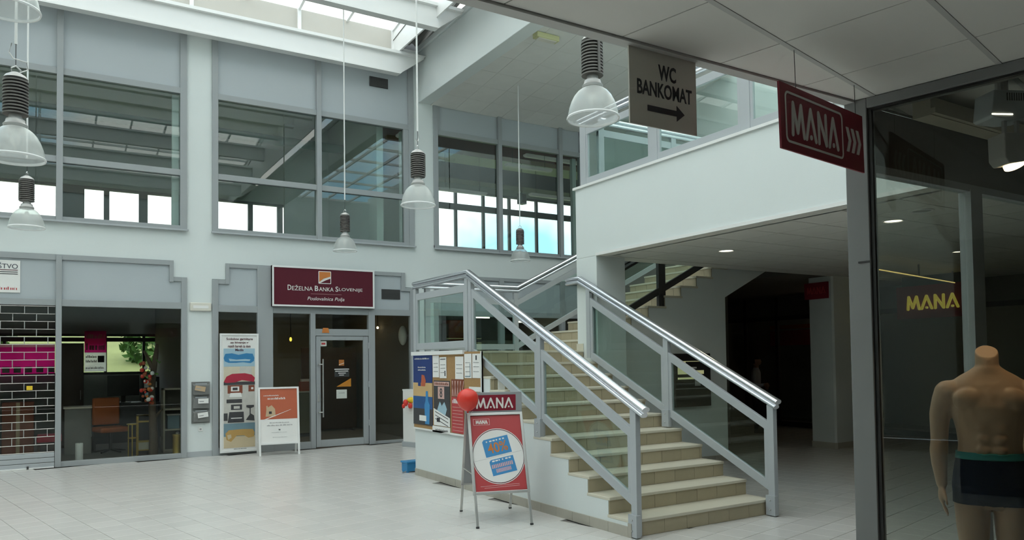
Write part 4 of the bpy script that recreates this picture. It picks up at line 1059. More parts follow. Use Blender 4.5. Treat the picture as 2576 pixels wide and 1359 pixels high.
def leaf_poly(poly, o0, o1, name, m):
    n = len(poly); vs = [leafpt(x, s_, -1, o0) for x, s_ in poly]+[leafpt(x, s_, -1, o1) for x, s_ in poly]
    return MB().add(vs, [tuple(range(n)), tuple(range(2*n-1, n-1, -1))]+[(i, n+i, n+(i+1) % n, (i+1) % n) for i in range(n)]).build(name, m, ab)
cxp, csp = .02, .475
def ell(rx, ry, n=40): return [(max(-.274, min(.274, cxp-.02+rx*math.cos(2*math.pi*i/n))), csp+ry*math.sin(2*math.pi*i/n)) for i in range(n)]
leaf_poly(ell(.288, .300), .006, .007, 'circle_line', m_lett); leaf_poly(ell(.281, .292), .007, .0076, 'circle_line', m_wine); leaf_poly(ell(.275, .284), .0076, .0084, 'white_disc', m_paper)
def rot(poly, a, cx, cy): return [(cx+(x*math.cos(a)-y*math.sin(a)), cy+(x*math.sin(a)+y*math.cos(a))) for x, y in poly]
a = math.radians(-11)
def chip(cx, cy, w, h): return rot([(-w/2, -h/2+.02), (-w/2+.02, -h/2), (w/2, -h/2), (w/2, h/2), (-w/2, h/2)], a, cx, cy)
leaf_poly(chip(-.01, .37, .29, .19), .0084, .0092, 'blue_flyer', m_blue); leaf_poly(chip(.04, .58, .27, .17), .0084, .0092, 'blue_flyer', m_blue)
leaf_poly(rot([(-.27, 0), (.26, 0), (.26, .002), (-.27, .002)], a, 0, .475), .0084, .009, 'divider_line', m_greyink)
def leaf_text(body, x0, x1, s0, s1, o, m, cx, cy, ang=0.0, name='lettering', bold=False):
    me = text_mesh(body, m, x0, x1, s0, s1, 0, bold=bold)
    for v in me.vertices:
        x, z = v.co.x, v.co.z                              # z upward inside the flyer
        xr, zr = x*math.cos(-ang)-z*math.sin(-ang), x*math.sin(-ang)+z*math.cos(-ang)
        v.co = leafpt(cx+xr, cy-zr, -1, o-v.co.y)
    return link(name, me, ab)
leaf_text('40%', -.105, .115, -.065, .045, .0096, m_orange, -.01, .37, a, bold=True)
for cx, cy, sd in ((-.01, .37, 1), (.04, .58, 2)):
    r_ = random.Random(sd)
    for i in range(6):
        w_ = r_.uniform(.012, .03); x0 = -.105+i*.037
        leaf_poly(rot([(x0, -.075), (x0+w_, -.075), (x0+w_, -.060), (x0, -.060)], a, cx, cy), .0092, .0096, 'print_mark', m_paper)
m_pinkink = mat('pink_print', (.70, .42, .42), .6, noise=.03)
for k, (hw, cy0) in enumerate(((.12, -.012), (.085, .04))):
    for i in range(12):
        x0 = -hw+i*hw/6; leaf_poly(rot([(x0, cy0-.02), (x0+hw/10, cy0-.02), (x0+hw/12, cy0+.02), (x0-hw/40, cy0+.02)], a, .04, .58), .0092, .0096, 'print_mark', m_pinkink)
lo = MB()
def leaf_ring(x0, x1, s0, s1, t, o0, o1, m):
    for q in ((x0, x1, s0, s0+t), (x0, x1, s1-t, s1), (x0, x0+t, s0, s1), (x1-t, x1, s0, s1)): leaf_poly([(q[0], q[2]), (q[1], q[2]), (q[1], q[3]), (q[0], q[3])], o0, o1, 'logo_border', m)
leaf_ring(-.245, -.065, .065, .135, .005, .006, .007, m_pinkink)
for mb in mana_letters(-.215, -.09, .082, .118, -.001, 0, .009): mb.v = [tuple(leafpt(x, .2-z, -1, .007-y)) for x, y, z in mb.v]; mb.build('letter', m_lett, ab)
for i in range(2): leaf_poly([(-.22+.04*i, .79+.018*i), (.2, .775+.018*i), (.2, .779+.018*i), (-.22+.04*i, .794+.018*i)], .006, .0068, 'fine_print', m_pinkink)
hd = MB().prism(rrect(-.325, .305, 1.13, 1.365, .018), -.055, -.03).build('header_board', m_frame, ab, bevel=.003)
MB().prism([(-.30, 1.165), (.235, 1.165), (.235, 1.335), (-.30, 1.335)], -.058, -.055).build('header_panel', m_red, hd)
[mb.build('letter', m_lett, hd) for mb in mana_letters(-.20, .20, 1.195, 1.30, -.062, -.058, .018)]
MB().bar((-.29, -.27, .52), (-.29, .27, .52), .012, .012).build('stay', m_steel, ab); MB().bar((.29, -.27, .52), (.29, .27, .52), .012, .012).build('stay', m_steel, ab)
bl = thing('balloon', 'round red balloon tied to the A-board header', 'balloon', (3.735, 7.00, 1.30))
MB().lathe([(0,.118),(.03,.114),(.06,.101),(.085,.082),(.104,.055),(.112,.025),(.112,-.01),(.103,-.045),(.085,-.075),(.058,-.1),(.028,-.117),(.008,-.122),(.006,-.126),(.013,-.136),(0,-.136)], n=36).build('skin', m_balloon, bl, smooth=True)
MB().tube([(0,0,-.13),(.03,.01,-.16),(.07,.02,-.12)], .0015, 5).build('string', m_paper, bl)

# ------------------------------------------------------------------ bank A-board
bb = thing('pavement_sign', 'white A-board with terracotta house poster beside the bank door', 'A-board', (3.69, 14.52, 0), math.radians(-7))
def bb_leaf(side):
    nm = 1 if side < 0 else 2
    for q in ((-.37, .37, 1.235, 1.265), (-.37, .37, .205, .24), (-.37, -.335, .24, 1.235), (.335, .37, .24, 1.235)):
        f_ = lambda z: side*(.03+(1.265-z)*.13)
        MB().add([(q[0], f_(q[2]), q[2]), (q[1], f_(q[2]), q[2]), (q[1], f_(q[3]), q[3]), (q[0], f_(q[3]), q[3])]+[(q[0], f_(q[2])+side*.02, q[2]), (q[1], f_(q[2])+side*.02, q[2]), (q[1], f_(q[3])+side*.02, q[3]), (q[0], f_(q[3])+side*.02, q[3])],
                 [(0,1,2,3),(4,7,6,5),(0,4,5,1),(1,5,6,2),(2,6,7,3),(3,7,4,0)]).build('frame_bar', m_white, bb)
    for x in (-.35, .35): MB().bar((x, side*.17, .22), (x, side*.205, 0), .035, .03).build('leg', m_white, bb)
    return f_
bb_leaf(-1); bb_leaf(1)
def bbp(poly, o, name, m):
    n = len(poly); g_ = lambda x, z, e_: (x, -(.03+(1.265-z)*.13)-e_, z)
    return MB().add([g_(x, z, o) for x, z in poly]+[g_(x, z, o+.002) for x, z in poly], [tuple(range(n)), tuple(range(2*n-1, n-1, -1))]+[(i, n+i, n+(i+1) % n, (i+1) % n) for i in range(n)]).build(name, m, bb)
bbp([(-.34,.23),(.34,.23),(.34,1.24),(-.34,1.24)], 0, 'poster', m_paper); bbp([(-.335,.67),(.335,.67),(.335,1.235),(-.335,1.235)], .003, 'poster_picture', m_terra)
m_tan = mat('print_tan', (.52, .38, .24), .6, noise=.08)
bbp([(-.24,.72),(-.06,.72),(-.07,.86),(-.13,.93),(-.20,.89),(-.20,.92),(-.225,.92),(-.225,.85)], .006, 'house_print', m_tan); bbp([(-.18,.77),(-.13,.77),(-.13,.815),(-.18,.815)], .009, 'house_window_print', m_ink)
bbp([(-.28,.665),(-.26,.655),(.22,.84),(.22,.845)], .009, 'pencil_print', m_lett)
def bbt(x0, x1, z, h, m, seed):
    mb = words(MB(), x0, x1, z, h, 0, seed); mb.v = [(x, -(.03+(1.265-zz)*.13)-.0065+yy, zz) for x, yy, zz in mb.v]; mb.build('print_line', m, bb)
bbt(-.27, .0, 1.10, .022, m_lett, 3); bbt(-.20, .12, 1.035, .04, m_lett, 4); bbt(-.17, .18, .595, .018, m_greyink, 5); bbt(-.22, .24, .545, .022, m_greyink, 6); bbt(-.01, .02, .46, .03, m_ink, 7); bbt(-.14, .14, .42, .008, m_greyink, 8); bbt(-.12, .14, .33, .01, m_greyink, 9)

# ------------------------------------------------------------------ bank sign, furniture poster, stickers
s = thing('shop_sign', 'wine red bank sign with orange square logo above the door', 'sign', (3.68, YF0-.09, 2.83))
MB().box(0, 2.10, .0, .085, 0, .80).build('sign_board', m_wine, s)
for q in ((0, 2.10, 0, .035), (0, 2.10, .765, .80), (0, .035, .035, .765), (2.065, 2.10, .035, .765)): MB().box(q[0], q[1], -.012, .09, q[2], q[3]).build('frame_bar', m_white, s, bevel=.003)
MB().prism(rrect(.915, 1.175, .475, .73, .015), -.004, 0).build('logo_border', m_lett, s); MB().prism([(.93,.51),(1.02,.58),(1.16,.625),(1.16,.715),(.93,.715)], -.008, -.004).build('logo_field', m_orange, s)
MB().prism([(.955,.49),(1.16,.49),(1.16,.585),(1.06,.545)], -.008, -.004).build('logo_corner', m_wine, s)
x = .30
for w_ in ('DEŽELNA', 'BANKA', 'SLOVENIJE'):
    k_ = {'DEŽELNA': .50, 'BANKA': .385, 'SLOVENIJE': .575}[w_]
    iw = .072 if w_[0] != 'S' else .058
    lettering(w_[0], m_lett, s, x, x+iw, .325, .43, -.003, bold=True)
    lettering(w_[1:], m_lett, s, x+iw+.014, x+k_, .325, .43 if 'Ž' in w_ else .405, -.003)
    x += k_+.04
MB().box(.76, 1.39, -.003, 0, .263, .267).build('rule_line', m_pinkink, s)
lettering('Poslovalnica Polja', m_lett, s, .69, 1.45, .115, .205, -.003, italic=.25)
pb = thing('framed_poster', 'tall framed furniture poster with blue, red and tan sofas', 'poster', (2.72, YF0-.05, .045))
PW, PHt = .71, 2.245
MB().box(0, PW, 0, .04, 0, PHt).build('backing', m_paper, pb)
for q in ((0, PW, 0, .045), (0, PW, PHt-.035, PHt), (0, .035, .045, PHt-.035), (PW-.035, PW, .045, PHt-.035)): MB().box(q[0], q[1], -.015, .04, q[2], q[3]).build('frame_bar', m_white, pb, bevel=.003)
def pp(poly, m, o=.002, name='print'): return MB().prism(poly, -o-.0015, -o).build(name, m, pb)
def rc(x0, x1, z0, z1): return [(x0, z0), (x1, z0), (x1, z1), (x0, z1)]
m_sky2 = mat('print_pale_blue', (.35, .52, .62), .6, noise=.1, scale=3); m_pblue = mat('print_sofa_blue', (.03, .20, .42), .6, noise=.12, scale=8); m_ppale = mat('print_pale_wall', (.62, .57, .44), .6, noise=.12, scale=4)
m_pred = mat('print_sofa_red', (.42, .02, .05), .6, noise=.12, scale=8); m_pdk = mat('print_charcoal', (.05, .05, .055), .6, noise=.2, scale=9); m_plt = mat('print_light_grey', (.55, .54, .50), .6, noise=.15, scale=9)
m_pbr = mat('print_brown', (.22, .06, .03), .6, noise=.1); m_ptan = mat('print_sofa_tan', (.50, .31, .10), .6, noise=.1, scale=6); m_pbei = mat('print_beige', (.60, .50, .33), .6, noise=.08); m_pgb = mat('print_grey_blue', (.16, .26, .31), .6, noise=.1)
m_wineink = mat('wine_ink', (.09, .01, .025), .6, noise=.05)
pp(rc(.07, .64, 1.62, 1.96), m_sky2); pp([(.07,1.78),(.10,1.86),(.22,1.87),(.34,1.84),(.48,1.87),(.60,1.86),(.63,1.78),(.62,1.72),(.56,1.68),(.42,1.70),(.30,1.69),(.16,1.69),(.09,1.72)], m_pblue, .004); pp([(.16,1.77),(.30,1.75),(.46,1.76),(.56,1.75),(.54,1.72),(.18,1.72)], m_sky2, .006)
pp(rc(.07, .64, 1.27, 1.615), m_ppale); pp(rc(.36, .58, 1.45, 1.61), m_plt, .004); pp([(.07,1.33),(.12,1.43),(.22,1.48),(.45,1.49),(.58,1.46),(.64,1.40),(.62,1.32),(.40,1.36),(.28,1.32),(.12,1.31)], m_pred, .006); pp(rc(.07, .64, 1.27, 1.33), m_pdk, .005)
pp(rc(.07, .64, .55, 1.265), m_plt); pp(rc(.14, .41, 1.11, 1.265), m_pbr, .004); pp(rc(.20, .35, 1.15, 1.24), m_paper, .006); pp(rc(.23, .32, 1.17, 1.22), m_pdk, .008); pp(rc(.52, .63, 1.14, 1.26), m_pbr, .004); pp(rc(.57, .61, 1.18, 1.22), m_paper, .006)
pp([(.17,1.04),(.40,1.04),(.38,1.12),(.19,1.12)], m_paper, .006); pp(rc(.12, .40, .93, 1.0), m_pdk, .006); pp(rc(.20, .40, .80, .90), m_pdk, .006); pp(rc(.25, .36, .82, .87), m_plt, .008); pp([(.14,.56),(.44,.56),(.43,.76),(.17,.76)], m_pdk, .006); pp(rc(.20, .40, .635, .65), m_paper, .008); pp([(.47,.60),(.63,.58),(.62,.68),(.56,.72),(.56,.82),(.62,.84),(.62,.88),(.48,.88),(.48,.84),(.54,.82),(.54,.70)], m_pdk, .006); pp(rc(.07, .14, .60, .74), m_pdk, .005)
pp(rc(.07, .64, .30, .545), m_pgb); pp(rc(.07, .64, .085, .30), m_pbei, .003); pp([(.10,.36),(.16,.42),(.40,.43),(.60,.42),(.63,.36),(.62,.28),(.52,.26),(.44,.31),(.30,.31),(.20,.20),(.12,.24)], m_ptan, .005); pp([(.13,.33),(.20,.34),(.21,.28),(.15,.24)], m_pbei, .007)
pb_t = [('Sodobne garniture', .12, .60, 2.11, 2.165), ('za bivanje v', .19, .52, 2.045, 2.095), ('raznih barvah za dom', .15, .56, 1.98, 2.03), ('Media', .28, .43, 1.91, 1.96)]
for t_, x0, x1, z0, z1 in pb_t: lettering(t_, m_wineink, pb, x0, x1, z0, z1, -.006, bold=True)
words(MB(), .25, .48, .055, .015, -.016, 12).build('fine_print', m_ink, pb)
def sticker(lab, x0, x1, z0, z1, m, y, name='sticker', poly=None):
    o = thing(name, lab, 'sticker', (x0, y, z0)); pl = poly or rc(0, x1-x0, 0, z1-z0)
    MB().prism(pl, -.0015, 0).build('label_sheet', m, o); return o
yd = YF0-.007
sticker('orange trapezoid sticker on the frame above the bank door', 4.69, 4.83, 2.32, 2.42, m_orange, YF0-.002, poly=[(0,0),(.15,0),(.13,.10),(.02,.10)])
o = sticker('small white sticker with red mark at the top of the bank door', 4.665, 4.79, 2.05, 2.15, m_paper, yd+.03)
MB().prism(rc(.02, .10, .03, .07), -.003, -.0015).build('mark', m_redp, o)
o = sticker('orange square bank logo on the door glass', 5.045, 5.155, 1.65, 1.77, m_orange, yd+.03); MB().prism([(0,.01),(.11,.05),(.11,.06),(0,.02)], -.003, -.0015).build('mark', m_lett, o)
o = sticker('dark opening hours panel with white lines on the door glass', 4.95, 5.26, 1.42, 1.60, m_ink, yd+.03)
for i, (a_, b_) in enumerate(((.0,.31),(.02,.29),(.08,.24),(.10,.2))): MB().prism(rc(a_, b_, .15-.04*i, .165-.04*i), -.003, -.0015).build('print_line', m_lett, o)
sticker('orange triangle sticker on the door glass', 4.99, 5.30, 1.22, 1.39, mat('bright_orange', (.72, .27, .02), .5, noise=.03), yd+.03, poly=[(0,0),(.31,0),(.31,.17)])
o = sticker('white paper notice taped below the orange triangle on the bank door', 4.99, 5.21, .98, 1.16, m_paper, yd+.03); words(MB(), .05, .17, .1, .03, -.0016, 4).build('print_line', m_greyink, o)

# ------------------------------------------------------------------ pillar fittings
o = thing('emergency_light', 'cream emergency light box high on the pillar between shops', 'light fitting', (2.21, YW-.06, 2.71)); MB().box(0, .37, 0, .06, 0, .155).build('housing', m_emg, o, bevel=.012); MB().box(.05, .32, -.004, 0, .045, .10).build('lens', m_paper, o, bevel=.002)
mbx = thing('letter_rack', 'grey three-pocket letter rack on the pillar holding envelopes', 'letter rack', (2.24, YW-.10, .62)); MB().box(0, .32, .08, .10, 0, .77).build('back_plate', m_rack, mbx, bevel=.004)
for i in range(3):
    z = .03+i*.25; MB().prism([(.08, z), (.08, z+.2), (.0, z+.17), (.03, z)], .02, .30, axis='x').build('pocket', m_rack, mbx, bevel=.003)
    MB().box(.06, .26, .035, .04, z+.19, z+.21).build('pocket_lip', m_framel, mbx)
for (x0, z0, a_, lab, m_) in ((.04, .62, .2, 'brown envelope sticking out of the top pocket of the letter rack', m_tan), (.10, .37, 0, 'white envelope in the middle pocket of the letter rack', m_paper), (.10, .10, -.12, 'white printed flyer in the bottom pocket of the letter rack', m_paper)):
    e = thing('envelope', lab, 'envelope', (2.24+x0, YW-.115, .62+z0)); ob_ = MB().box(0, .18, 0, .004, 0, .09).build('paper', m_, e); e.rotation_euler = (0, a_, 0); MB().box(.02, .10, -.001, 0, .03, .045).build('print_line', m_greyink, e)
o = thing('light_switch', 'small white switch plate under the letter rack', 'switch', (2.36, YW-.012, .47)); MB().box(0, .075, 0, .012, 0, .075).build('plate', m_paper, o, bevel=.003); MB().box(.022, .053, -.004, 0, .022, .053).build('rocker', m_greyink, o)

# ------------------------------------------------------------------ notice board on the side of the stairs
nb = thing('notice_board', 'long cork notice board fixed to the side of the stairs', 'notice board', (4.725, 10.56, .70), math.radians(-90))
MB().box(0, 2.13, -.02, .0, 0, 1.13).build('cork_panel', m_cork, nb)
for q in ((0, 2.13, 0, .025), (0, .02, .025, 1.10), (2.11, 2.13, .4, 1.13)): MB().box(q[0], q[1], -.028, 0, q[2], q[3]).build('frame_bar', m_white, nb)
MB().box(-.01, 1.66, -.05, .0, 1.10, 1.155).build('top_ledge', m_white, nb)
def sheet(lab, ya, yb, z0, z1, m, name='flyer', tilt=0.0, cat='flyer'):
    o = thing(name, lab, cat, (4.700, ya, z0), math.radians(-90)); o.rotation_euler = (0, tilt, math.radians(-90))
    MB().box(0, ya-yb, -.003, 0, 0, z1-z0).build('paper', m, o); return o, ya-yb, z1-z0
def marks(o, x0, x1, zs, m, h=.015, seed=1, y=-.0035):
    mb = MB()
    for i, z in enumerate(zs): words(mb, x0, x1, z, h, y, seed+i)
    mb.build('print_line', m, o)['kind'] = 'stuff'
m_pnavy = mat('print_navy', (.015, .045, .19), .5, noise=.15, scale=3); m_sunset = mat('print_sunset', (.62, .42, .20), .5, noise=.15, scale=3); m_sea = mat('print_sea', (.02, .10, .28), .5, noise=.3, scale=5)
o, w_, h_ = sheet('tall blue poster with sunset and bottle at the left end of the notice board', 10.545, 9.88, .775, 1.80, m_pnavy, 'poster', cat='poster')
MB().box(0, w_, -.004, -.003, .40, .62).build('picture', m_sunset, o); MB().box(0, w_, -.0045, -.004, .22, .42).build('picture', m_sea, o); MB().box(0, w_, -.0046, -.004, 0, .24).build('picture', m_pdk, o)
MB().prism([(.42,.02),(.56,.02),(.58,.30),(.53,.36),(.52,.50),(.45,.50),(.44,.36),(.40,.30)], -.007, -.0046).build('bottle_print', m_blue, o); MB().prism([(.28,.57),(.42,.57),(.45,.65),(.40,.73),(.31,.74)], -.006, -.004).build('shell_print', m_terra, o); MB().box(.18, .27, -.006, -.003, .57, .68).build('shell_print', m_pnavy, o)
marks(o, .06, .58, [.965], m_lett, .022, 3, -.006); marks(o, .18, .45, [.84, .80], m_lett, .018, 5, -.006); MB().box(.22, .46, -.008, -.0046, .06, .14).build('label_print', m_paper, o)
for (lab, ya, yb, z0, z1, seed) in (('plain white sheet beside the blue poster on the notice board', 9.86, 9.655, 1.48, 1.79, 11), ('white printed notice second from the blue poster', 9.635, 9.42, 1.47, 1.765, 12),
        ('white notice right of the bare cork strip', 9.155, 8.915, 1.465, 1.77, 13), ('white notice with grey edge near the right end of the board', 8.885, 8.685, 1.48, 1.80, 14), ('white notice with small black picture at the right end of the board', 8.665, 8.455, 1.485, 1.80, 15)):
    o, w_, h_ = sheet(lab, ya, yb, z0, z1, m_paper, tilt=random.uniform(-.015, .015)); o['group'] = 'white notices on the notice board'
    marks(o, w_*.15, w_*.85, [h_*.25, h_*.45, h_*.62], m_greyink, .012, seed)
    if seed == 12: MB().box(w_*.12, w_*.88, -.004, -.003, h_*.88, h_*.92).build('print_bar', m_ink, o); MB().box(w_*.72, w_*.86, -.004, -.003, h_*.1, h_*.35).build('print_bar', m_ink, o)
    if seed == 14: MB().box(w_*.08, w_*.82, -.004, -.003, h_*.05, h_*.09).build('print_bar', m_pgb, o); MB().box(w_*.76, w_*.84, -.004, -.003, h_*.05, h_*.6).build('print_bar', m_pgb, o)
    if seed == 15: MB().box(w_*.42, w_*.58, -.004, -.003, h_*.74, h_*.93).build('picture', m_ink, o)
o, w_, h_ = sheet('small white slip pinned low at the right end of the notice board', 8.765, 8.455, 1.31, 1.37, m_paper)
o, w_, h_ = sheet('dark concert poster with white lower half in the middle of the board', 9.835, 9.325, .80, 1.435, m_pdk, 'poster', cat='poster')
m_ppink = mat('print_pink', (.62, .40, .36), .6, noise=.15, scale=8)
MB().box(.015, w_-.015, -.004, -.003, h_-.075, h_-.015).build('title_band', m_ppink, o); marks(o, .04, w_-.04, [h_-.06], m_pbr, .035, 21, -.0045)
MB().box(.14, .34, -.004, -.003, .38, .55).build('picture', m_ppink, o); lettering('8', m_pdk, o, .20, .28, .40, .53, -.005, bold=True); MB().prism([(.10,.20),(.20,.34),(.26,.28),(.34,.34),(.42,.24),(.36,.14),(.18,.14)], -.005, -.003).build('picture', m_sky2, o); MB().prism([(0,0),(w_,0),(w_,.12),(0,.24)], -.006, -.003).build('white_panel', m_paper, o)
for i in range(3): MB().prism([(.05,.19-.05*i),(w_-.05,.10-.05*i),(w_-.05,.11-.05*i),(.05,.20-.05*i)], -.007, -.006).build('print_bar', m_ink, o)
MB().box(.10, .20, -.0075, -.006, .05, .11).build('picture', m_ink, o)
o, w_, h_ = sheet('white flyer hanging below the notice board frame', 9.89, 9.325, .70, .79, m_paper); marks(o, .1, .5, [.025], m_ink, .03, 31)
o, w_, h_ = sheet('red poster with white streaks partly hidden by the A-board', 9.275, 8.92, .735, 1.46, m_redp, 'poster', cat='poster')
MB().box(0, w_, -.004, -.003, h_-.24, h_).build('picture', m_pbr, o)
for i in range(9): MB().bar((.03+i*.035, -.005, h_-.23), (.02+i*.04+.03*(-1)**i, -.005, h_-.02), .003, .012, (1,0,0)).build('streak', m_ppink, o)
for i in range(8): MB().box(.03, w_-.03, -.004, -.003, .03+i*.045, .036+i*.045).build('print_line', m_ppink, o)
marks(o, .03, .28, [.40], m_paper, .06, 33)

# ------------------------------------------------------------------ small things beside the stairs
bx = thing('storage_box', 'small blue plastic box on the floor at the stair corner', 'box', (4.79, 10.90, 0), .1)
b_ = MB(); b_.box(-.10, .14, -.09, .09, .015, .03); b_.box(-.10, .14, -.09, -.08, .02, .15); b_.box(-.10, .14, .08, .09, .02, .15); b_.box(-.10, -.09, -.09, .09, .02, .15); b_.box(.13, .14, -.09, .09, .02, .15); b_.build('tub', m_bluebox, bx, bevel=.006)
MB().box(-.115, .155, -.105, .105, .145, .17).build('lid', m_bluebox, bx, bevel=.006); MB().tube([(-.10,-.05,.02),(-.15,-.07,.01),(-.19,-.09,.012)], .008, 6).build('handle', m_frame, bx)
for x in (-.08, .12): MB().box(x-.015, x+.015, -.08, .08, 0, .016).build('foot', m_bluebox, bx)
ws = thing('banner_stand', 'narrow white stand seen edge-on behind the notice board', 'stand', (6.22, 14.1, 0), .35)
MB().box(-.06, .06, -.20, .20, 0, .10).build('base', m_framel, ws, bevel=.005); MB().box(-.045, -.02, -.18, .18, .1, 1.15).build('panel', m_paper, ws, bevel=.003); MB().box(.015, .04, -.18, .18, .1, 1.13).build('panel', m_plt, ws, bevel=.003); MB().box(-.05, .08, -.19, .19, 1.13, 1.155).build('top_bar', m_white, ws)
pu_ = thing('cloth_puppet', 'red and yellow cloth puppet hanging from the white stand', 'toy', (6.12, 14.02, .86))
b_ = MB(); b_.ball((.08, 0, .08), .10, .07, .06, n=14); b_.ball((.16, 0, .10), .06, .05, .05, n=12); b_.build('yellow_body', m_yellow, pu_, smooth=True)
b_ = MB(); b_.ball((-.05, -.01, .03), .055, .05, .07, n=12); b_.ball((-.10, -.02, -.03), .035, .03, .05, n=10); b_.ball((.04, -.03, -.03), .045, .04, .06, n=12); b_.build('red_wings', m_balloon, pu_, smooth=True)
o = thing('flyer', 'white sheet taped to the stair riser beside the railing', 'flyer', (4.80, 8.19, 1.34)); MB().box(0, .10, -.004, 0, 0, .13).build('paper', m_paper, o)

# ------------------------------------------------------------------ roller grille at the left
rg = thing('roller_grille', 'closed roller grille of brick-pattern rods over the left shop', 'shutter', (0, YF0+.005, 0))
rod = MB().cyl((-1.9, 0, 0), (.07, 0, 0), .006, n=6).mesh('rod', m_steel); lk = MB().box(-.006, .006, -.005, .005, 0, .129).mesh('link', m_steel)
for i in range(20):
    z = .27+i*.1295; link('rod', rod, rg, loc=(0, 0, z))
    if i < 19:
        for j in range(6):
            x = -.03-.335*j-(.165 if i % 2 else 0)
            if x > -1.9: link('link', lk, rg, loc=(x, 0, z))
for i in range(3): MB().box(-1.9, .075, -.012, .012, .012+i*.085, .09+i*.085).build('bottom_slat', m_framel, rg, bevel=.006)
MB().box(-1.9, .07, -.03, .0, .0, .022).build('bottom_bar', m_white, rg, bevel=.004); MB().box(-.32, -.29, -.035, -.0, .0, .05).build('lock_bolt', m_dark, rg)
o = thing('note', 'yellow sticky note on the roller grille', 'note', (-.33, YF0-.004, 1.32)); MB().box(0, .085, -.002, 0, 0, .07).build('paper', m_yellow, o)
s = thing('shop_sign', 'white sign reading STVO with dark stripes at the left edge', 'sign', (-1.05, YW-.02, 2.95)); MB().box(0, .62, 0, .018, 0, .54).build('board', m_paper, s, bevel=.003)
lettering('ŠTVO', mat('navy_ink', (.03, .035, .06), .6, noise=.03), s, .318, .585, .40, .50, -.002)
for i in range(3): MB().box(0, .585, -.002, 0, .305+i*.033, .317+i*.033).build('stripe', m_ink if i != 2 else m_wineink, s)
words(MB(), .0, .575, .045, .05, -.001, 41).build('small_lettering', m_redp, s)['kind'] = 'stuff'

# ------------------------------------------------------------------ outside: lawn and trees behind the building
o = MB().add([(-40, 21.5, .9), (60, 21.5, .9), (60, 60, 7.5), (-40, 60, 7.5), (-40, 21.5, -1), (60, 21.5, -1), (60, 60, -1), (-40, 60, -1)], [(0,1,2,3), (0,4,5,1), (1,5,6,2), (2,6,7,3), (3,7,4,0), (4,7,6,5)]).build('lawn', m_grass); tag(o, 'green lawn bank outside the rear windows', 'grass', kind='structure')
def tree(name, lab, loc, s_, seed):
    t = thing(name, lab, 'tree', loc, 0, 'trees outside the rear windows'); r_ = random.Random(seed)
    MB().tube([(0,0,-.3), (.05*s_,0,.8*s_), (-.02*s_,.03,1.6*s_)], .09*s_, 8).build('trunk', m_bark, t, smooth=True)
    lf = MB()
    for i in range(500):
        th = r_.uniform(0, 6.28); ph = r_.uniform(-1, 1); q = r_.uniform(.5, 1.0)**.5
        c = Vector((q*math.cos(th)*math.sqrt(1-ph*ph)*1.1*s_, q*math.sin(th)*math.sqrt(1-ph*ph)*1.1*s_, (1.9+ph*q*.95)*s_))
        a_ = Vector((r_.uniform(-1,1), r_.uniform(-1,1), r_.uniform(-1,1))).normalized()*.16*s_; b2 = a_.orthogonal().normalized()*.10*s_
        lf.add([c-a_, c+b2, c+a_, c-b2], [(0,1,2,3)])
    o = lf.build('foliage', m_green, t); o['kind'] = 'stuff'
tree('tree', 'leafy tree on the lawn seen through the flower shop', (3.0, 27, .55), 1.0, 1)
tree('tree', 'second leafy tree farther right on the lawn', (4.0, 31, 1.2), 1.1, 2)
tree('tree', 'small tree on the lawn behind the roller grille shop', (-2.0, 29, 1.0), 1.0, 3)

# ------------------------------------------------------------------ flower shop interior
def desk(lab, loc, w, d, h, m): 
    t = thing('desk', lab, 'desk', loc); MB().box(0, w, 0, d, h-.04, h).build('desktop', m, t, bevel=.004)
    MB().box(.02, w-.02, .02, .05, .15, h-.04).build('front_panel', m, t)
    for x in (0, w-.04): MB().box(x, x+.04, 0, d, 0, h-.04).build('side_panel', m, t)
desk('dark desk in the flower shop', (.75, 17.2, 0), 1.2, .7, .95, mat('dark_grey_laminate', (.05, .05, .055), .5, noise=.06))
t = thing('monitor', 'black computer monitor on the flower shop desk', 'monitor', (1.30, 17.4, .95), .2); MB().box(-.30, .30, 0, .05, .14, .56).build('screen', m_black, t, bevel=.008); MB().box(-.04, .04, .03, .07, 0, .2).build('stand', m_black, t); MB().box(-.12, .12, -.06, .14, 0, .015).build('foot', m_black, t)
t = thing('printer', 'dark printer with blue front beside the monitor', 'printer', (1.62, 17.35, .95)); MB().box(0, .34, 0, .34, 0, .52).build('body', m_navyscr, t, bevel=.015); MB().box(.05, .29, -.008, 0, .30, .42).build('panel', m_paper, t); MB().box(.06, .22, -.008, 0, .12, .2).build('tray', m_sky2, t)
t = thing('office_chair', 'orange upholstered chair in the flower shop', 'chair', (1.02, 16.75, 0), .3); MB().box(-.26, .26, -.25, .25, .42, .52).build('seat', m_chair, t, bevel=.03); MB().box(-.25, .25, .19, .27, .55, 1.08).build('backrest', m_chair, t, bevel=.03); MB().cyl((0,0,.08), (0,0,.44), .03).build('column', m_black, t)
for i in range(5): q = i*1.2566; MB().bar((0,0,.08), (.28*math.cos(q), .28*math.sin(q), .04), .03, .03).build('leg', m_black, t)
t = thing('driftwood_trunk', 'bare grey tree trunk standing in the flower shop window', 'trunk', (1.70, 15.95, 0)); b_ = MB()
limb(b_, [(0,0,.0,.085), (.0,.01,.4,.075), (-.02,0,.8,.065), (-.03,.02,1.2,.06), (-.01,0,1.55,.058), (.04,.02,1.9,.045), (.06,.03,2.1,.03)], 12); limb(b_, [(-.01,0,1.62,.045), (-.09,.02,1.82,.035), (-.16,.03,1.98,.02)], 10); limb(b_, [(.03,0,.72,.03), (.10,.01,.80,.02), (.15,.01,.86,.012)], 8)
b_.build('wood', m_bark, t, smooth=True)
t = thing('flower_arrangement', 'orange and red hanging flower arrangement on the trunk', 'flowers', (1.58, 15.77, .95)); r_ = random.Random(5)
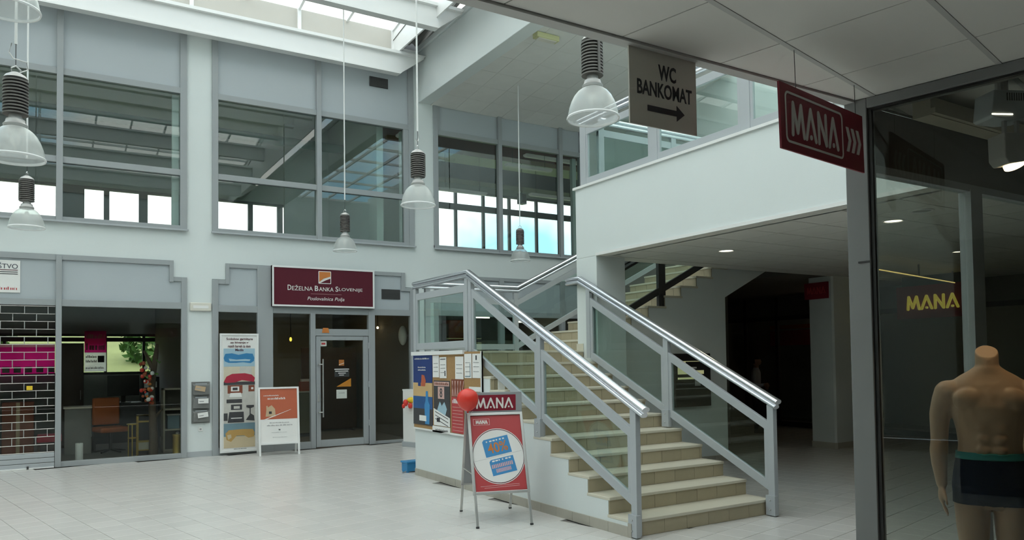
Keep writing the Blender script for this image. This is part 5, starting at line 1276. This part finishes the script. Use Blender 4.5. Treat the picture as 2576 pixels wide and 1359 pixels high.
for i in range(34):
    z = r_.uniform(0, .85); x = r_.uniform(-.10, .10)-.02+.10*(z > .65)*r_.uniform(-1, 1.2); MB().ball((x, r_.uniform(-.07, .05), z), r_.uniform(.02, .045), n=8).build('blossom', r_.choice((m_terra, m_balloon, m_orange)) if i % 4 else m_paper, t, smooth=True)
for i in range(14):
    c = Vector((r_.uniform(-.15, .2), r_.uniform(-.1, .05), r_.uniform(.45, .85))); a_ = Vector((r_.uniform(-.1,.12), 0, r_.uniform(-.03,.08))); MB().add([c, c+a_*.5+Vector((0,0,.02)), c+a_, c+a_*.5-Vector((0,0,.02))], [(0,1,2,3)]).build('leaf', m_green, t)
def stool(lab, loc, h, r):
    t = thing('plant_stand', lab, 'plant stand', loc, 0, 'gold metal plant stands'); MB().cyl((0,0,h-.02), (0,0,h), r, n=20).build('top', m_gold, t); MB().lathe([(r*.8,h*.55),(r*.83,h*.55),(r*.83,h*.58),(r*.8,h*.58),(r*.8,h*.55)], n=20).build('ring', m_gold, t)
    for i in range(3): q = i*2.094+.4; MB().cyl((r*.8*math.cos(q), r*.8*math.sin(q), 0), (r*.8*math.cos(q), r*.8*math.sin(q), h), .010, n=8).build('leg', m_gold, t)
stool('low round gold plant stand in the flower shop window', (1.33, 15.85, 0), .62, .10)
t = thing('plant_stand', 'square gold plant stand beside the round one', 'plant stand', (1.56, 16.15, 0), 0, 'gold metal plant stands')
for x in (-.12, .12):
    for y in (-.1, .1): MB().box(x-.01, x+.01, y-.01, y+.01, 0, .76).build('leg', m_gold, t)
for z in (.08, .24, .62, .74): MB().box(-.13, .13, -.11, -.09, z, z+.02).build('rail', m_gold, t); MB().box(-.13, .13, .09, .11, z, z+.02).build('rail', m_gold, t)
MB().box(-.13, .13, -.11, .11, .74, .76).build('top', m_gold, t); MB().box(-.11, .11, -.10, -.09, .10, .24).build('lattice', m_cream, t)
t = thing('shelf_unit', 'cream framed shelf unit at the right of the flower shop window', 'shelf', (1.90, 16.2, 0)); 
for x in (0, .36): MB().box(x, x+.03, 0, .35, 0, 1.25).build('upright', m_cream, t)
for z in (.0, .42, .82, 1.22): MB().box(0, .39, 0, .35, z, z+.03).build('shelf', m_cream, t)
MB().box(0, .39, .34, .35, 0, 1.25).build('back_panel', m_dim, t)
t = thing('glass_box', 'grey glass box on the middle shelf of the cream shelf unit', 'box', (1.985, 16.27, .451)); MB().box(0, .22, 0, .2, 0, .26).build('body', m_pgb, t, bevel=.006); MB().box(-.01, .23, -.01, .21, .26, .29).build('lid', m_plt, t, bevel=.004)
t = thing('candle_jar', 'patterned metal lantern on the floor beside the shelf unit', 'lantern', (2.07, 15.55, 0)); MB().lathe([(0,0),(.09,0),(.09,.03),(.085,.04),(.085,.36),(.09,.37),(.09,.40),(.06,.40),(0,.39)], n=20).build('body', m_gold, t, smooth=True); MB().lathe([(.03,.40),(.035,.43),(.01,.45),(0,.45)], n=12).build('knob', m_steel, t, smooth=True)
t = thing('pillar_candle', 'white pillar candle standing on the flower shop floor', 'candle', (.46, 15.75, 0)); MB().lathe([(0,0),(.062,0),(.064,.01),(.064,.31),(.058,.32),(.03,.312),(0,.312)], n=24).build('wax', m_paper, t, smooth=True); MB().cyl((0,0,.312), (0,0,.33), .003, n=6).build('wick', m_ink, t)
t = thing('window_poster', 'magenta and white poster hanging in the flower shop rear window', 'poster', (.71, 20.85, 1.58)); MB().box(0, .46, 0, .006, 0, .46).build('lower_sheet', m_bwhite, t); MB().box(0, .46, 0, .006, .46, .98).build('upper_sheet', m_bmag, t); words(MB(), .03, .43, .80, .10, -.001, 51).build('print_line', m_ppink, t); words(MB(), .03, .43, .52, .16, -.001, 52).build('print_line', m_ppink, t); words(MB(), .03, .26, .33, .06, -.001, 53).build('print_line', m_ink, t); words(MB(), .03, .26, .22, .06, -.001, 54).build('print_line', m_ink, t); MB().box(.28, .42, -.002, 0, .22, .38).build('picture', m_pdk, t); words(MB(), .03, .42, .06, .06, -.001, 55).build('print_line', m_greyink, t)
t = thing('wardrobe', 'tall brown cabinet at the left of the flower shop', 'cabinet', (.20, 18.5, 0)); MB().box(0, .42, 0, .5, 0, 2.2).build('body', m_wood, t, bevel=.005); MB().box(.01, .41, -.02, 0, .05, 2.15).build('door', m_wood, t, bevel=.004); MB().cyl((.36, -.04, 1.0), (.36, -.04, 1.2), .008, n=8).build('handle', m_steel, t)
t = thing('counter', 'pale counter with small items inside the flower shop', 'counter', (.25, 17.0, 0)); MB().box(0, .45, 0, .5, 0, .88).build('body', mat('counter_grey', (.25, .24, .22), .6, noise=.05), t); MB().box(-.02, .47, -.02, .52, .88, .92).build('top', m_cream, t)
# goods behind the roller grille
t = thing('display_banner', 'pink and white banner behind the roller grille', 'banner', (-1.55, 20.85, 1.55)); MB().box(0, 1.65, 0, .006, .0, .62).build('pink_field', m_bmag, t); MB().box(0, 1.65, -.004, 0, .62, .70).build('white_band', m_bpink, t)
for i in range(5): MB().box(.62+i*.22, .76+i*.22, -.006, -.004, .03, .17).build('picture', m_plt, t)
t = thing('stacked_boxes', 'brown cardboard box on the floor behind the roller grille', 'box', (-.75, 16.8, 0)); MB().box(0, .5, 0, .4, 0, 1.05).build('carton', m_pbr, t, bevel=.004); MB().box(.22, .28, -.003, 0, 0, 1.05).build('tape', m_tan, t)
t = thing('stacked_boxes', 'dark red upholstered stool behind the roller grille', 'stool', (0, 16.7, 0)); MB().box(-.2, .2, -.2, .2, .30, .44).build('seat', m_pred, t, bevel=.02)
for x in (-.17, .17):
    for y in (-.17, .17): MB().box(x-.02, x+.02, y-.02, y+.02, 0, .3).build('leg', m_wood, t)

# ------------------------------------------------------------------ bank interior
t = thing('bank_counter', 'olive bank counter behind the glass door', 'counter', (3.9, 17.6, 0)); MB().box(0, 1.45, 0, .6, .08, 1.02).build('body', m_olive, t, bevel=.01); MB().box(-.03, 1.48, -.03, .63, 1.02, 1.06).build('top', m_cream, t, bevel=.004); MB().box(.03, 1.42, .04, .56, 0, .08).build('plinth', m_dark, t)
t = thing('leaflet_box', 'yellow leaflet box on the bank counter', 'box', (4.0, 17.65, 1.06)); MB().box(0, .30, 0, .2, 0, .30).build('body', m_yellow, t, bevel=.005); MB().box(.02, .28, -.004, 0, .05, .25).build('front', m_olive, t)
t = thing('red_box', 'red leaflet holder on the bank counter near the door handle', 'box', (5.0, 17.62, 1.06)); MB().box(0, .28, 0, .18, 0, .22).build('body', m_terra, t, bevel=.005); MB().box(.03, .25, .03, .15, .22, .28).build('leaflets', m_paper, t)
t = thing('ceiling_strip', 'warm lit ceiling strip inside the bank', 'light fitting', (3.6, 17.5, 3.25)); MB().box(0, 2.6, 0, .18, 0, .08).build('housing', m_cream, t); MB().box(.05, 2.55, .02, .16, -.006, 0).build('diffuser', mat('warm_strip', (1, .75, .35), .5, emit=5.0, ecol=(1, .74, .40), noise=.02), t)
t = thing('bank_screen', 'dark partition screen inside the bank', 'screen', (5.3, 18.6, 0)); MB().box(0, 1.4, 0, .06, .05, 2.1).build('panel', m_wood, t)
for x in (.1, 1.25): MB().box(x, x+.05, -.12, .18, 0, .05).build('foot', m_dark, t)
t = thing('globe_lamp', 'round cream wall lamp inside the right bank window', 'lamp', (6.715, 15.62, 2.30)); MB().ball((0,0,0), .10, .10, .22, n=18).build('shade', m_emg, t, smooth=True); MB().cyl((.0,0,0), (.14,0,0), .03).build('bracket', m_lampgrey, t)
t = thing('bank_spotlight', 'tiny lit spotlight inside the right bank window', 'light fitting', (6.78, 17.3, 2.55)); MB().ball((0,0,0), .03, n=10).build('bulb', m_lampon, t, smooth=True); MB().cyl((0,0,.03), (0,0,.9), .01).build('stem', m_dark, t)
t = thing('bank_spotlight', 'small warm lamp seen through the left bank side light', 'light fitting', (4.60, 17.0, 2.25)); MB().ball((0,0,0), .03, .03, .05, n=10).build('bulb', mat('amber_bulb', (.9, .7, .1), .5, emit=.9, ecol=(1, .75, .1), noise=.02), t, smooth=True); MB().cyl((0,0,.05), (0,0,1.2), .008).build('stem', m_dark, t)
# shop behind the landing
t = thing('drum_lampshade', 'red brown drum lampshade in the shop behind the landing', 'lamp', (8.95, 17.5, 2.25)); MB().lathe([(0,.52),(.28,.52),(.30,.50),(.30,.0),(.28,.0),(.28,.48),(0,.48)], n=28).build('shade', m_terra, t, smooth=True); MB().cyl((0,0,.5), (0,0,1.2), .008).build('cable', m_dark, t); MB().box(-.14, .14, -.305, -.295, .2, .36).build('print', m_orange, t)
t = thing('olive_cabinet', 'olive green cabinet under the drum lampshade', 'cabinet', (8.55, 17.6, 0)); MB().box(0, .9, 0, .5, 0, 2.1).build('body', m_olive, t, bevel=.005); MB().box(.02, .44, -.02, 0, .1, 2.05).build('door', m_olive, t); MB().box(.46, .88, -.02, 0, .1, 2.05).build('door', m_olive, t)
t = thing('brown_cabinet', 'dark brown cabinet left behind the landing glass', 'cabinet', (7.75, 16.9, 0)); MB().box(0, .75, 0, .5, 0, 2.65).build('body', m_wood, t, bevel=.005); MB().box(.02, .73, -.02, 0, 1.7, 2.6).build('door', m_wood, t); MB().box(.02, .73, -.02, 0, .1, 1.66).build('door', m_wood, t)
t = thing('pale_cabinet', 'pale green cabinet right of the drum lampshade', 'cabinet', (9.75, 17.2, 0)); MB().box(0, .8, 0, .45, 0, 2.25).build('body', m_wall2, t, bevel=.005); MB().box(.02, .38, -.02, 0, .1, 2.2).build('door', m_wall2, t); MB().box(.42, .78, -.02, 0, .1, 2.2).build('door', m_wall2, t)
for i, (x, y, z, lab) in enumerate(((8.2, 16.4, 2.95, 'lit tube lamp behind the landing, nearest the pillar'), (9.6, 18.0, 2.9, 'lit tube lamp above the pale cabinet behind the landing'), (10.6, 17.2, 2.75, 'lit tube lamp at the right behind the stair railing'))):
    t = thing('tube_lamp', lab, 'light fitting', (x, y, z), .0, 'tube lamps behind the landing'); MB().box(0, .75, 0, .06, .02, .06).build('housing', m_white, t); MB().cyl((.02, .03, .0), (.73, .03, .0), .02, n=10).build('tube', m_tubeon, t, smooth=True); MB().cyl((.35,.03,.06), (.35,.03,.5), .005).build('stem', m_dark, t)

# ------------------------------------------------------------------ upper rooms: ducts, beams, lights
t = thing('green_duct', 'dark green pipe running across the upper rooms', 'pipe', (-8.5, 17.5, 6.85)); MB().cyl((0,0,0), (14.5,0,0), .11, n=20).build('pipe', m_greenduct, t, smooth=True)
for x in (2, 5, 8, 11): MB().box(x-.02, x+.02, -.13, .13, -.13, .765).build('bracket', m_dark, t)
t = thing('red_beam', 'oxblood red beam under the ceiling of the right upper room', 'beam', (6.2, 17.5, 7.25)); MB().box(0, 9.7, -.12, .12, 0, .28).build('web', m_redbeam, t); MB().box(0, 9.7, -.2, .2, -.03, 0).build('flange', m_redbeam, t)
t = thing('dark_beam', 'charcoal beam behind the red beam in the upper room', 'beam', (6.2, 18.9, 6.85)); MB().box(0, 9.7, -.2, .2, 0, .42).build('web', m_darkslab, t); MB().box(0, 9.7, -.26, .26, -.03, 0).build('flange', m_darkslab, t)
fl = [((10.9, 17.0, 7.2), 1.9, 'upper fluorescent light right of the mullion over the stairs'), ((7.2, 17.0, 7.2), 1.0, 'short fluorescent light at the left of the window over the stairs'),
      ((8.8, 18.0, 6.27), 1.45, 'lower fluorescent light crossing the left panes over the stairs'), ((11.7, 18.0, 6.42), 1.6, 'lower fluorescent light crossing the right panes over the stairs'), ((10.0, 16.5, 6.72), 1.4, 'middle fluorescent light in the window over the stairs'),
      ]
for loc, w_, lab in fl:
    t = thing('fluorescent_light', lab, 'light fitting', loc, 0, 'fluorescent lights of the upper rooms'); MB().box(0, w_, -.09, .09, .03, .08).build('housing', m_fluo, t, bevel=.006); MB().prism([(-.09,.03),(-.05,0),(.05,0),(.09,.03)], .02, w_-.02, axis='x').build('diffuser', m_fluo, t)
    for x in (.2, w_-.2): MB().cyl((x,0,.08), (x,0,7.62-loc[2]), .006, n=6).build('suspension', m_dark, t)
t = thing('loudspeaker', 'small grey loudspeaker hanging before the sky windows', 'loudspeaker', (11.42, 18.0, 6.15), .3); MB().box(-.11, .11, -.09, .09, 0, .30).build('cabinet', m_frame, t, bevel=.01); MB().box(-.09, .09, -.094, -.09, .03, .27).build('grille', m_dark, t); MB().cyl((0,0,.3), (0,0,1.47), .01).build('stem', m_dark, t)
t = thing('exit_light', 'yellowed emergency light on the sloped ceiling near the deep beam', 'light fitting', (7.85, 11.45, 7.66), .0); MB().box(-.25, .25, -.08, .08, 0, .10).build('housing', m_emy, t, bevel=.012); MB().box(-.2, .2, -.06, .06, -.012, 0).build('lens', m_emg, t, bevel=.004)
